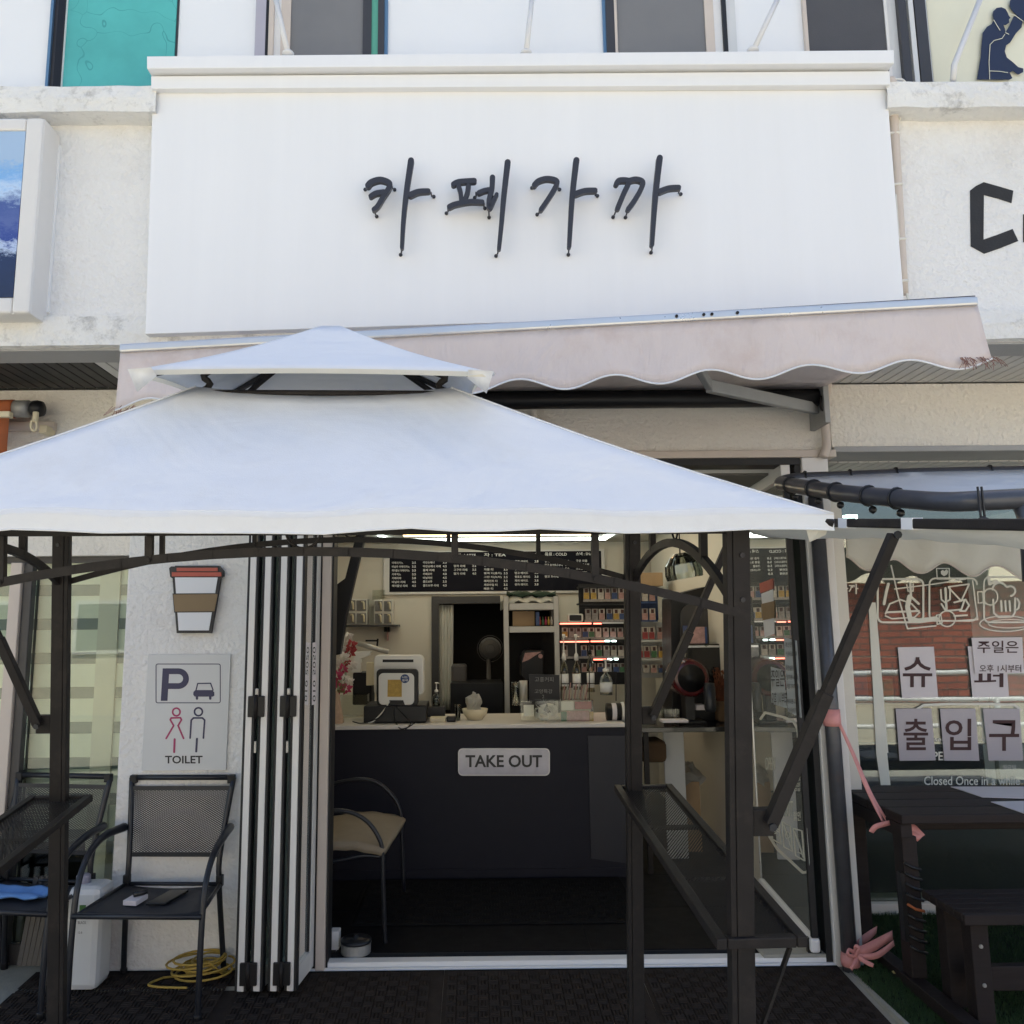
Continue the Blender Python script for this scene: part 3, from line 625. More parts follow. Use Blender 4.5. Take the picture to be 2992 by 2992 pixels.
def dr(k):
    r = [(2222, 2100), (2235, 2082), (2290, 2096), (2318, 2108), (2330, 2130), (2362, 2520), (2358, 2548), (2345, 2550), (2270, 2480), (2248, 2445)]
    k.stroke(r, 7)
    for (x0, y0, x1, y1, x2, y2, x3, y3) in ((2250, 2390, 2275, 2402, 2281, 2466, 2256, 2452), (2285, 2402, 2308, 2414, 2315, 2488, 2290, 2474), (2318, 2420, 2342, 2428, 2350, 2515, 2324, 2500)):
        k.stroke([(x0, y0), (x1, y1), (x2, y2), (x3, y3)], 3.2, True)
    for rr_ in (5, 10, 15): k.stroke(circ(2267, 2440, rr_, rr_*1.3, 8, 225, 315), 2.6)
    k.stroke([(2290, 2410), (2312, 2480)], 2.6); k.stroke(circ(2301, 2440, 7, 10, 10), 2.2, True); k.stroke([(2322, 2430), (2346, 2505)], 2.6); k.stroke([(2330, 2490), (2344, 2496)], 3)
leafink('vinyl_print', 'vinyl', dr)
b = MB(); text_into(b, 'OPEN', (2236, 2212, 2264, 2250), fn=leaf_fn); text_into(b, 'Sun', (2316, 2258, 2336, 2282), fn=leaf_fn); text_into(b, '영업', (2320, 2286, 2336, 2312), fn=leaf_fn); text_into(b, 'TAKE OUT', (2262, 2340, 2316, 2386), fn=leaf_fn); text_into(b, '할인', (2318, 2370, 2338, 2398), fn=leaf_fn); b.build('vinyl_lettering', 'vinyl', lf)
pn = leafink('paper_notice', 'paper_bluish', lambda k: k.poly([(2290, 1862), (2328, 1872), (2342, 2098), (2302, 2078)]))
b = MB()
for i, t in enumerate(('계산은', '카운터로 부탁', '화장실은', '남자분-1.5층', '키를 가져가세요', '여자분-2.5층', '그냥 들어가세요')):
    y = 1876+i*27+(14 if i > 1 else 0)+(16 if i > 4 else 0); text_into(b, t, (2294+i*1.2, y, 2294+i*1.2+(20 if len(t) < 5 else 34), y+15), fn=lambda px, py: leaf_fn(px, py, .003))
b.build('notice_lettering', 'ink_black', pn)
pn = leafink('paper_notice', 'paper_bluish', lambda k: k.poly([(2252, 1948), (2288, 1958), (2300, 2070), (2254, 2056)], -.001))
b = MB(); text_into(b, '주일은', (2252, 1956, 2291, 2006), fn=lambda px, py: leaf_fn(px, py, .002)); text_into(b, '오후 1시부터', (2254, 2022, 2298, 2062), fn=lambda px, py: leaf_fn(px, py, .002)); b.build('notice_lettering', 'ink_black', pn)
# reflected takeaway cup painted as flat pieces on the leaf (no figure)
cs = leafink('painted_cup_reflection', 'cup_white', lambda k: k.poly([(2224, 1735), (2258, 1722), (2262, 1852), (2234, 1862)]), label='white paper cup painted as a reflection on the glass')
leafink('lid_print', 'cup_red', lambda k: k.poly([(2218, 1705), (2258, 1690), (2259, 1719), (2221, 1733)], .002), cs)
leafink('sleeve_print', 'cup_brown', lambda k: k.poly([(2223, 1765), (2262, 1756), (2263, 1805), (2229, 1812)], .003), cs)
# ---- left window with striped blind
wl = thing('side_window', 'left shop window with cream post and striped blind behind the glass', 'window', (V(200, 2200, YW+.1).x, YW+.1, 0))
Yg = YW+.12
zlt = V(250, 1627, Yg).z
wx0 = V(20, 2200, YW+.1).x-.35
b = MB(); b.box(wx0, xpl-.001, YW+.04, YW+.2, zlt, z_head-.001); b.build('header', 'stucco_cream', wl)
b = MB(); b.box(wx0, xpl-.002, Yg-.03, Yg+.03, zlt-.03, zlt-.001); b.build('frame', 'dark_frame', wl)
xa, xb_ = V(25, 2000, Yg).x, V(58, 2000, Yg).x
b = MB(); b.box(xa, xb_, Yg-.06, Yg+.05, .0, zlt-.031); b.build('post', 'alu_cream', wl, bevel=.004)
b = MB(); b.box(xb_+.001, xb_+.045, Yg-.04, Yg+.04, .0, zlt-.032); b.build('frame', 'dark_frame', wl, bevel=.004)
b = MB(); b.box(xpl-.03, xpl-.003, Yg-.02, Yg+.03, .0, zlt-.032); b.build('frame', 'dark_frame', wl)
b = MB(); b.box(xb_+.046, xpl-.031, Yg-.02, Yg+.03, .0, .09); b.build('frame', 'dark_frame', wl)
b = MB(); b.box(xb_+.046, xpl-.031, Yg, Yg+.006, .091, zlt-.033); b.build('glass_pane', 'side_glass', wl)
b = MB(); b.box(wx0, xa-.001, Yg, Yg+.006, .03, zlt-.033); b.build('glass_pane', 'side_glass', wl)
bl = thing('striped_blind', 'pale roller blind with alternating light and dark bands behind the left window', 'blind', (V(200, 2000, Yg+.1).x, Yg+.1, 1))
mat('blind_light', (.80, .79, .68), .9, var=.05); mat('blind_dark', (.22, .25, .24), .9, var=.1)
z = zlt-.02; i = 0
while z > .55:
    h_ = .115 if i % 2 == 0 else .055
    MB().box(wx0, xpl-.02, Yg+.10-(i % 2)*.004, Yg+.104-(i % 2)*.004, z-h_+.001, z).build('blind_band', 'blind_light' if i % 2 == 0 else 'blind_dark', bl); z -= h_; i += 1
b = MB(); b.box(wx0-.2, xpl+.2, Yg+.9, Yg+.95, 0, zlt+.3); struct(b.build('side_room_wall', 'door_dark'))
# ---- cup-shaped wall sign (plain cup) and toilet sign on the pillar
Yp = YW-.03
cp = thing('cup_wall_sign', 'cut-out takeaway coffee cup with red lid and brown sleeve on the pillar', 'sign', V(565, 1800, Yp))
def cut(name, pts, m, d0, d1, par=cp):
    b = MB(); b.prism([V(x, y, Yp-d1) for x, y in pts], (0, d1-d0, 0)); return b.build(name, m, par)
body_o = [(508, 1684), (640, 1684), (612, 1846), (519, 1846)]
cut('backing', [(494, 1660), (500, 1655), (510, 1655), (512, 1653), (640, 1653), (642, 1657), (652, 1668), (652, 1684), (644, 1688), (616, 1850), (516, 1850), (504, 1690), (497, 1686)], 'ink_black', -.026, .0)
cut('cup_face', [(511, 1687), (636, 1687), (610, 1842), (522, 1842)], 'cup_white', .001, .005)
cut('lid', [(502, 1672), (646, 1672), (646, 1684), (502, 1684)], 'cup_red', .001, .007); cut('lid', [(516, 1659), (636, 1659), (636, 1669), (516, 1669)], 'cup_red', .001, .006)
cut('sleeve', [(506, 1737), (636, 1736), (626, 1786), (511, 1787)], 'cup_brown', .0055, .010); cut('sleeve_edge', [(504, 1734), (638, 1733), (628, 1789), (509, 1790)], 'ink_black', .0052, .0054)
ts = thing('toilet_sign', 'pale grey parking and toilet sign with pictograms on the pillar', 'sign', V(545, 2250, YW-.012))
Yt = YW-.012
b = MB(); b.prism([V(433, 1912, Yt), V(674, 1911, Yt), V(660, 2250, Yt), V(413, 2252, Yt)], (0, .011, 0)); b.build('board', 'sign_grey', ts, bevel=.001)
T_ = lambda L_: [(x*.36232, 1500+y*.36232) for x, y in L_]
k = Ink(Yt-.0006, th=.001)
k.stroke(T_(rrect(1258, 1215, 1776, 1528, 14)), 2.4, True)
k.poly(T_([(1312, 1250), (1366, 1250), (1350, 1512), (1296, 1512)]))
k.stroke(T_([(1340, 1273), (1440, 1273)]+circ(1438, 1333, 62, 60, 12, -90, 90)+[(1350, 1393)]), 17)
k.poly(T_([(1575, 1425), (1712, 1425), (1728, 1445), (1728, 1470), (1715, 1478), (1570, 1478), (1558, 1462), (1560, 1440)]))
k.stroke(T_([(1580, 1428), (1594, 1372), (1698, 1370), (1718, 1425)]), 3.4)
k.stroke(T_([(1588, 1480), (1588, 1494)]), 7); k.stroke(T_([(1695, 1480), (1695, 1494)]), 7)
k.build('parking_print', 'ink_navy', ts)
k = Ink(Yt-.0012, th=.0005); k.poly(T_(circ(1594, 1452, 17, 17, 12))); k.poly(T_(circ(1692, 1450, 17, 17, 12))); k.stroke(T_([(1622, 1452), (1666, 1452)]), 2.4); k.build('headlight_print', 'sign_grey', ts)
k = Ink(Yt-.0006, th=.001)
k.stroke(T_(circ(1422, 1602, 30, 31, 20)), 5, True); k.stroke(T_([(1340, 1815), (1400, 1712), (1373, 1665), (1380, 1650), (1455, 1648), (1463, 1665), (1436, 1712), (1480, 1815)]), 5); k.stroke(T_([(1408, 1822), (1404, 1925)]), 6); k.build('woman_print', 'ink_pink', ts)
k = Ink(Yt-.0006, th=.001)
k.stroke(T_(circ(1600, 1600, 32, 32, 20)), 5, True); k.stroke(T_([(1533, 1812), (1542, 1668), (1560, 1650), (1632, 1650), (1650, 1668), (1640, 1812)]), 5); k.stroke(T_([(1588, 1818), (1582, 1920)]), 6); k.build('man_print', 'ink_navy', ts)
b = MB(); text_into(b, 'TOILET', (482, 2208, 592, 2231), Yt-.001, bold=.022); b.build('lettering', 'ink_black', ts)
# ---- dark pole at the right jamb
b = MB(); p0 = V(2462, 2500, YW-.07); b.tube([(p0.x, YW-.07, .0), (p0.x-.012, YW-.07, V(2440, 1452, YW-.07).z)], .034, 14)
tag(b.build('awning_pole', 'pole_grey', smooth=True), 'dark grey round pole in front of the white right jamb', 'pole')
XP = p0.x-.006
# ---- conduit above, right of doorway
b = MB(); b.tube(smoothpts([V(2500, 1078, YW-.1), V(2440, 1085, YW-.06), V(2418, 1120, YW-.05), V(2410, 1210, YW-.05), V(2415, 1300, YW-.05), V(2405, 1335, YW-.05)], 6), .022, 10); q = b.build('wall_conduit', 'alu_cream', smooth=True)
tag(q, 'beige bent conduit on the wall right of the doorway head', 'conduit')
# ================================================================== retractable awning over the door
aw = thing('retractable_awning', 'faded grey-brown awning with scalloped valance below the sign', 'awning', (0.1, YW-.1, ZS-.1))
YAl, YAr = 3.22, 2.98
Al, Ar = V(356, 1022, YAl), V(2850, 884, YAr)
d = (Ar-Al)
b = MB(); b.bar(Al, Ar, .05, .034); b.build('front_bar', 'alu_silver', aw, bevel=.008)
b = MB(); b.bar(Al+Vector((.2, .01, .021)), Ar+Vector((0, .01, .021)), .03, .008); b.build('bar_seal', 'rubber_gasket', aw)
for px, py in ((2008, 929), (2085, 925), (2108, 924), (2180, 919)):
    t = (px-356)/(2850-356); p = Al+d*t+Vector((0, -.026, .002)); MB().lathe(p, [(.006, 0), (.006, -.004)], 8, 'y').build('screw', 'black_metal', aw)
# valance: scalloped cloth hanging from the bar
n = 150; rows = [[] for _ in range(7)]; hemline = []
for i in range(n+1):
    t = i/n; top = Al+d*t+Vector((0, -.012, -.016))
    # scallops
    ph = (t*9.2+.12); drop = .215+.022*math.cos(ph*2*math.pi)
    for j in range(7):
        s = j/6; fold = math.sin(t*33+s*2)*.006*s+math.sin(t*71+1)*.003*s
        rows[j].append(top+Vector((.03*s*(t-.2), -.01*s+fold, -drop*s)))
    hemline.append(rows[6][-1]+Vector((0, -.003, 0)))
b = MB(); b.grid(rows); b.build('valance', 'awning_cloth', aw, smooth=True, solid=.0015)
b = MB(); b.tube(hemline, .0035, 5); b.build('hem_trim', 'white_trim', aw)
fb = MB()
for i in range(40):
    p = Vector(hemline[-1])+Vector((random.uniform(-.12, .02), 0, random.uniform(0, .01))); q = p+Vector((random.uniform(-.02, .05), random.uniform(-.01, .01), -random.uniform(.01, .045))); fb.tube([p, (p+q)/2+Vector((.006, 0, 0)), q], .0012, 3)
for i in range(40):
    p = Vector(hemline[0])+Vector((random.uniform(-.01, .10), 0, random.uniform(-.005, .02))); q = p+Vector((random.uniform(-.04, .01), 0, -random.uniform(.008, .03))); fb.tube([p, q], .0012, 3)
fb.build('frayed_edge', 'frayed', aw)
# top sheet back to the roller
Rl, Rr = V(560, 1130, YW-.12), V(2385, 1128, YW-.12)
zr = ZS-.10
b = MB(); P = []
for j in range(7):
    s = j/6; row = []
    for i in range(41):
        t = i/40; p = (Al+d*t+Vector((0, .01, .0))).lerp(Vector((Rl.x+(Rr.x-Rl.x)*t, YW-.12, zr+.04)), s); row.append(p-Vector((0, 0, .02*math.sin(math.pi*s))))
    P.append(row)
b.grid(P); b.build('top_sheet', 'awning_cloth', aw, smooth=True, solid=.0015)
b = MB(); b.tube([(Rl.x, YW-.12, zr), (Rr.x, YW-.12, zr)], .045, 14); b.build('roller', 'black_plastic', aw, smooth=True)
b = MB(); b.box(Rr.x+.002, Rr.x+.03, YW-.19, YW-.002, zr-.14, zr+.06); b.build('bracket', 'alu_grey', aw, bevel=.004)
b = MB(); b.box(Rl.x-.03, Rl.x-.002, YW-.19, YW-.002, zr-.14, zr+.06); b.build('bracket', 'alu_grey', aw, bevel=.004)
b = MB(); b.bar(V(2385, 1195, YW-.10), V(2070, 1128, 3.5), .035, .055); b.build('folding_arm', 'alu_grey', aw, bevel=.006)
b = MB(); b.bar(V(2072, 1126, 3.495), Al+d*.66+Vector((0, .02, -.01)), .03, .045); b.build('folding_arm', 'alu_grey', aw, bevel=.006)
b = MB(); b.bar(V(700, 1180, YW-.10), V(1000, 1128, 3.5), .035, .055); b.build('folding_arm', 'alu_grey', aw, bevel=.006)
b = MB(); b.tube(circ3 := [V(2405+8*math.cos(a*.52), 1178+22*math.sin(a*.52), YW-.17) for a in range(12)], .006, 6, closed=True); b.build('crank_eye', 'black_metal', aw, smooth=True)
# ---- orange awning at far left
oa = thing('orange_awning', 'rolled faded orange awning with crank gear at the left edge', 'awning', V(60, 1250, YW-.1))
x1 = V(92, 1195, YW-.12).x; zc_ = V(60, 1195, YW-.12).z
b = MB(); b.tube([(x1-1.4, YW-.12, zc_), (x1-.12, YW-.12, zc_), (x1-.08, YW-.12, zc_)], .045, 14); b.build('roller', 'orange_cloth', oa, smooth=True)
b = MB(); b.tube([(x1-.079, YW-.12, zc_), (x1-.01, YW-.12, zc_)], .042, 14); b.build('roller_end', 'alu_grey', oa, smooth=True)
b = MB(); b.lathe((x1+.0, YW-.12, zc_), [(.03, 0), (.04, .01), (.042, .03), (.035, .055), (.015, .065)], 14, 'x'); b.build('gear_housing', 'black_plastic', oa, smooth=True)
b = MB(); b.tube([V(105, 1205, YW-.16), V(103, 1232, YW-.165)], .014, 8); b.build('gear_neck', 'cream_plastic', oa)
b = MB(); b.tube([V(99+9*math.cos(a*.52), 1243+16*math.sin(a*.52), YW-.165) for a in range(12)], .007, 6, closed=True); b.build('crank_eye', 'cream_plastic', oa, smooth=True)
b = MB(); b.bar((x1-1.4, YW-.22, V(10, 1212, YW-.22).z), V(34, 1212, YW-.22), .04, .03); b.build('front_bar', 'cream_plastic', oa, bevel=.006)
b = MB(); zt_ = V(10, 1222, YW-.22).z; b.grid([[(x1-1.4+i*(V(24, 1260, YW-.22).x-x1+1.4)/12, YW-.22+.006*math.sin(i*2.1)*j, zt_-.17*j/3) for i in range(13)] for j in range(4)]); b.build('valance', 'orange_cloth', oa, smooth=True, solid=.002)
b = MB(); b.box(x1-.75, x1+.07, YW-.04, YW-.001, V(60, 1262, YW).z, V(60, 1238, YW).z); b.build('wall_rail', 'alu_cream', oa)
b = MB(); b.pbox(114, 1242, 136, 1264, YW-.10, .09); b.build('bracket', 'cream_plastic', oa, bevel=.003)
# ================================================================== gazebo
FRb, FLb, NRb = V(1874, 2090, 3.05), V(146, 2118, 3.15), V(2196, 2400, 2.015)
gy = (FRb-NRb).normalized(); gx = Vector((gy.y, -gy.x, 0)).normalized(); gx = (gx-gy*gx.dot(gy)).normalized(); gzv = gx.cross(gy)
W, D, HB = (FRb-FLb).length-.14, (FRb-NRb).length, 1.20
O = FRb-gzv*HB-gx*.022
gzb = thing('grill_gazebo', 'two-tier white fabric gazebo on black steel posts in front of the cafe', 'gazebo', O)
gzb.rotation_euler = Matrix((gx, gy, gzv)).transposed().to_euler()
Gm = Matrix.Translation(O) @ Matrix((gx, gy, gzv)).transposed().to_4x4(); Gi = Gm.inverted()
def gl(px, py, lx=None, ly=None, lz=None):
    """photo pixel to gazebo-local point on a local plane"""
    o = Gi @ Vector((0, 0, H)); dr_ = (Gi.to_3x3() @ (CR*((px-PX)/F)-CU*((py-PY)/F)+CF))
    if lx is not None: t = (lx-o.x)/dr_.x
    elif ly is not None: t = (ly-o.y)/dr_.y
    else: t = (lz-o.z)/dr_.z
    return o+dr_*t
def G(b, name, m, par=gzb, **k): return b.build(name, m, par, local=True, **k)
posts = {'fr': (0, 0), 'fl': (-W, 0), 'nr': (0, -D), 'nl': (-W, -D)}
HE = 1.878
for kx, (x, y) in posts.items():
    zb_ = -0.05
    # find ground: local z where world z meets ground
    zb_ = -(Gm @ Vector((x, y, 0))).z + gz((Gm @ Vector((x, y, 0))).y)
    sgn = 1 if y == 0 else -1
    b = MB(); b.box(x-.02, x+.02, y-.02, y+.02, zb_, HE); po = G(b, 'post', 'black_metal', bevel=.003)
    sx_ = -1 if x == 0 else 1
    G(MB().box(x+sx_*.021, x+sx_*.034, y-.004-.016, y-.004+.016, zb_, HE), 'post_flange', 'black_metal', po, bevel=.002)
    G(MB().box(x-.06, x+.06, y-.06, y+.06, zb_+.001, zb_+.008), 'foot_plate', 'black_metal', po)
    for hz in (1.70, 1.80): G(MB().lathe((x, y-.0205, hz), [(.006, 0), (.006, -.004)], 8, 'y'), 'bolt', 'chair_metal', po)
def arch(p, q, rise, n=20):
    p = Vector(p); q = Vector(q); return [p.lerp(q, i/n)+Vector((0, 0, rise*(1-(2*i/n-1)**2))) for i in range(n+1)]
def archbar(pts, w, h):
    b = MB()
    for i in range(len(pts)-1): b.bar(pts[i], pts[i+1]+(pts[i+1]-pts[i])*.03, w, h)
    return b
ZA, RI = 1.668, .145
for y, fr_ in ((0, (.17, .33, .67, .83)), (-D, (.17, .33, .67, .83))):
    a = arch((-W, y, ZA), (0, y, ZA), RI)
    yo = y+(.018 if y == 0 else -.018)
    a = [Vector((v.x, yo, v.z)) for v in a]
    ar = G(archbar(a, .014, .020), 'arch_beam', 'black_metal')
    G(MB().bar((-W, y, HE-.015), (0, y, HE-.015), .025, .03), 'eave_beam', 'black_metal')
    for f in fr_:
        x = -W*(1-f); zz = ZA+RI*(1-(2*f-1)**2); s_ = G(MB().bar((x, yo, zz), (x, yo, HE-.03), .015, .018, up=(0, 1, 0)), 'spindle', 'black_metal', ar)
        G(MB().lathe((x, yo-.011, zz), [(.006, 0), (.006, -.004)], 8, 'y'), 'bolt', 'black_metal', ar)
    G(MB().tube([(-W/2+.038*math.cos(t*math.pi/12), yo, ZA+RI+.045+.038*math.sin(t*math.pi/12)) for t in range(24)], .003, 6, closed=True), 'ring', 'black_metal', ar, smooth=True)
for x in (0, -W):
    a = arch((x, -D, ZA), (x, 0, ZA), RI)
    ar = G(archbar(a, .016, .024), 'arch_beam', 'black_metal')
    G(MB().bar((x, -D, HE-.016), (x, 0, HE-.016), .025, .03), 'eave_beam', 'black_metal')
    for f in (.25, .75): y = -D*(1-f); zz = ZA+RI*(1-(2*f-1)**2); G(MB().bar((x, y, zz), (x, y, HE-.03), .018, .022, up=(0, 1, 0)), 'spindle', 'black_metal', ar)
    G(MB().tube([(x, -D/2+.03*math.cos(t*math.pi/12), ZA+RI+.04+.03*math.sin(t*math.pi/12)) for t in range(24)], .003, 6, closed=True), 'ring', 'black_metal', ar, smooth=True)
# side shelves of expanded metal
def lattice(b, o, ux, uy, lx, ly, pit, asp=1.7, t=.0016, w=.0022):
    """diagonal strands clipped to a rectangle"""
    o = Vector(o); ux = Vector(ux); uy = Vector(uy); nz = ux.cross(uy).normalized()
    sx_ = pit*asp
    for sg_ in (1, -1):
        # lines u = c + sg*asp*v
        n0 = int(-(ly*asp)/sx_)-1; n1 = int((lx+ly*asp)/sx_)+1
        for k in range(n0, n1+1):
            c = k*sx_
            pts = []
            for v in (0, ly):
                pts.append((c+sg_*asp*v, v))
            (ua, va), (ub, vb) = pts
            # clip in u
            def clip(ua, va, ub, vb):
                if max(ua, ub) < 0 or min(ua, ub) > lx: return None
                if ua > ub: ua, va, ub, vb = ub, vb, ua, va
                if ua < 0: tt = (0-ua)/(ub-ua); ua, va = 0, va+(vb-va)*tt
                if ub > lx: tt = (lx-ua)/(ub-ua); ub, vb = lx, va+(vb-va)*tt
                return ua, va, ub, vb
            cc = clip(ua, va, ub, vb)
            if not cc or abs(cc[2]-cc[0]) < 1e-4: continue
            p = o+ux*cc[0]+uy*cc[1]+nz*(.0003*sg_); q = o+ux*cc[2]+uy*cc[3]+nz*(.0003*sg_)
            dd = (q-p).normalized(); sd = nz.cross(dd)*w/2
            b.add([p-sd, p+sd, q+sd, q-sd], [(0, 1, 2, 3)])
    return b
ZSH = .955
for (x0, x1) in ((-.07, .135), (-W-.105, -W+.105)):
    y0, y1 = -D-.03, .03
    sh = G(MB().box(x0, x0+.024, y0, y1, ZSH-.024, ZSH).box(x1-.024, x1, y0, y1, ZSH-.024, ZSH), 'shelf', 'black_metal', bevel=.003)
    G(MB().box(x0+.025, x1-.025, y0, y0+.022, ZSH-.024, ZSH-.0005), 'shelf_rail', 'black_metal', sh, bevel=.003); G(MB().box(x0+.025, x1-.025, y1-.022, y1, ZSH-.024, ZSH-.0005), 'shelf_rail', 'black_metal', sh, bevel=.003)
    stuff(G(lattice(MB(), (x0+.02, y0+.01, ZSH-.008), (0, 1, 0), (1, 0, 0), y1-y0-.02, x1-x0-.04, .0088, 1.7, w=.0034), 'shelf_mesh', 'black_metal', sh))
    for fy in (.33, .66): G(MB().bar((x0+.02, y0+(y1-y0)*fy, ZSH-.018), (x1-.02, y0+(y1-y0)*fy, ZSH-.018), .018, .01), 'shelf_rail', 'black_metal', sh)
    xs0 = 0 if x0 > -1 else -W
    G(MB().bar(((x0+x1)/2-.06, y0+.02, ZSH-.03), (xs0-.005, -D+.0, ZSH-.30), .016, .006), 'shelf_brace', 'black_metal', sh); G(MB().bar(((x0+x1)/2+.07, y0+.02, ZSH-.03), (xs0+.005, -D+.0, ZSH-.30), .016, .006), 'shelf_brace', 'black_metal', sh)
# side wing arms, outer bars, fabric
for sd_, x in ((1, 0), (-1, -W)):
    xo = x+sd_*.36
    ends = []
    for y in (0, -D):
        G(MB().box(x+sd_*.021, x+sd_*.07, y-.012, y+.012, HB-.03, HB+.03), 'arm_bracket', 'black_metal', bevel=.003)
        p = Vector((x+sd_*.055, y-.022, HB)); q = Vector((xo-sd_*.01, y-.022, 1.845)); m_ = p.lerp(q, .45)
        am = G(MB().bar(p, m_, .028, .030, up=(0, 1, 0)), 'brace_arm', 'black_metal', bevel=.003); G(MB().bar(p.lerp(q, .43), q, .022, .024, up=(0, 1, 0)), 'arm_tube', 'black_metal', am, bevel=.003)
        for r_ in (p, q): G(MB().lathe(r_+Vector((0, -.0155, 0)), [(.009, 0), (.009, -.005)], 8, 'y'), 'bolt', 'chair_metal', am)
    ya, yb = -D-.75, .02
    ob = G(MB().bar((xo, ya, 1.87), (xo, yb, 1.87), .022, .022), 'wing_bar', 'black_metal', bevel=.003)
    for y in (-D+.22, -D+.92, -D-.08): G(MB().box(xo-.0125, xo+.0125, y-.022, y+.022, 1.857, 1.883), 'strap', 'white_trim', ob)
    G(MB().bar((xo+sd_*.335, ya, 1.866), (xo+sd_*.335, yb, 1.866), .02, .02), 'wing_bar', 'black_metal', bevel=.003)
    rows = []
    for j in range(9):
        s = j/8; row = []
        for i in range(25):
            t = i/24; y = ya+(yb-ya)*t; sag = .055*math.sin(math.pi*s)**.8*(.85+.15*math.sin(t*7+1))
            row.append((xo+sd_*(-.008+.34*s), y, 1.868-sag+.003*math.sin(t*40+s*3)))
        rows.append(row)
    G(MB().grid(rows), 'wing_fabric', 'canopy_cream', smooth=True, solid=.0015)
# ---- canopy: lower skirt with top opening, upper pyramid
cx, cy = -W/2+.055, -D/2
def ringpts(hx, hy, z, n, sag=0.0, sagz=0.0, cxo=0):
    """rectangle perimeter, n points a side; edges sag inwards/down"""
    out = []
    C_ = [(-hx, -hy), (hx, -hy), (hx, hy), (-hx, hy)]
    for a in range(4):
        (x0, y0), (x1, y1) = C_[a], C_[(a+1) % 4]
        for i in range(n):
            t = i/n; bow = math.sin(math.pi*t)
            x = x0+(x1-x0)*t; y = y0+(y1-y0)*t
            ln = math.hypot((x0+x1)/2, (y0+y1)/2); x -= (x0+x1)/2/ln*sag*bow; y -= (y0+y1)/2/ln*sag*bow
            out.append(Vector((cx+cxo+x, cy+y, z+sagz*bow)))
    return out
def skin(lo, hi, rows, belly):
    b = MB(); P = []
    for j in range(rows+1):
        s = j/rows; P.append([l.lerp(h_, s)-Vector((0, 0, belly*math.sin(math.pi*s))) for l, h_ in zip(lo, hi)])
    for r in P: r.append(r[0])
    b.grid(P); return b
OX, OY = .12, .10
EX0 = .03   # asymmetry
lo = ringpts(W/2+OX, D/2+OY, HE+.012, 24)
lo = [v+Vector((0, 0, .0035*math.sin(v.x*7.3)+.003*math.sin(v.x*17+v.y*9))) for v in lo]
hem = [v+Vector((0, 0, -.032+.002*math.sin(v.x*23+v.y*11))) for v in lo]
hi = ringpts(.325, .235, 2.222, 24, sagz=-.02, cxo=-.05)
can = G(skin(lo, hi, 12, .012), 'lower_canopy', 'canopy', smooth=True, solid=.0012)
b = MB(); b.grid([hem+[hem[0]], lo+[lo[0]]]); G(b, 'hem', 'canopy', can, smooth=False, solid=.0012)
for q_ in (0, 24, 48, 72):
    G(MB().tube([lo[q_].lerp(hi[q_], s_/10)-Vector((0, 0, .012*math.sin(math.pi*s_/10)-.0015)) for s_ in range(11)], .0022, 5), 'hip_seam', 'canopy', can, smooth=True)
sm_ = [l.lerp(h_, .045)-Vector((0, 0, .0005)) for l, h_ in zip(lo, hi)]; G(MB().tube(sm_, .0010, 4, closed=True), 'hem_stitch', 'white_trim', can)
b = MB(); b.tube(hem, .0022, 5, closed=True); G(b, 'hem_cord', 'white_trim', can)
lo2 = ringpts(.43, .37, 2.240, 16, sag=.03, sagz=.012, cxo=-.06); lo2 = [v+Vector((0, 0, .032*max(0, (v.y-cy)/.37))) for v in lo2]; apex = Vector((cx-.06, cy, 2.432))
hi2 = [apex+(v-apex)*.10*Vector((1, 1, 0)).length/1.414*Vector((1, 1, 1)).length/1.732 for v in lo2]
hi2 = [Vector((apex.x+(v.x-apex.x)*.06, apex.y+(v.y-apex.y)*.06, 2.429)) for v in lo2]
up_ = G(skin(lo2, hi2, 8, .012).add([apex+Vector((0, 0, .004))], []), 'upper_canopy', 'canopy', smooth=True, solid=.0012)
b = MB(); b.add(hi2, [tuple(range(len(hi2)))]); G(b, 'apex_cap', 'canopy', up_)
hem2 = [v+Vector((0, 0, -.012)) for v in lo2]; b = MB(); b.grid([hem2+[hem2[0]], lo2+[lo2[0]]]); G(b, 'hem', 'canopy_cream', up_)
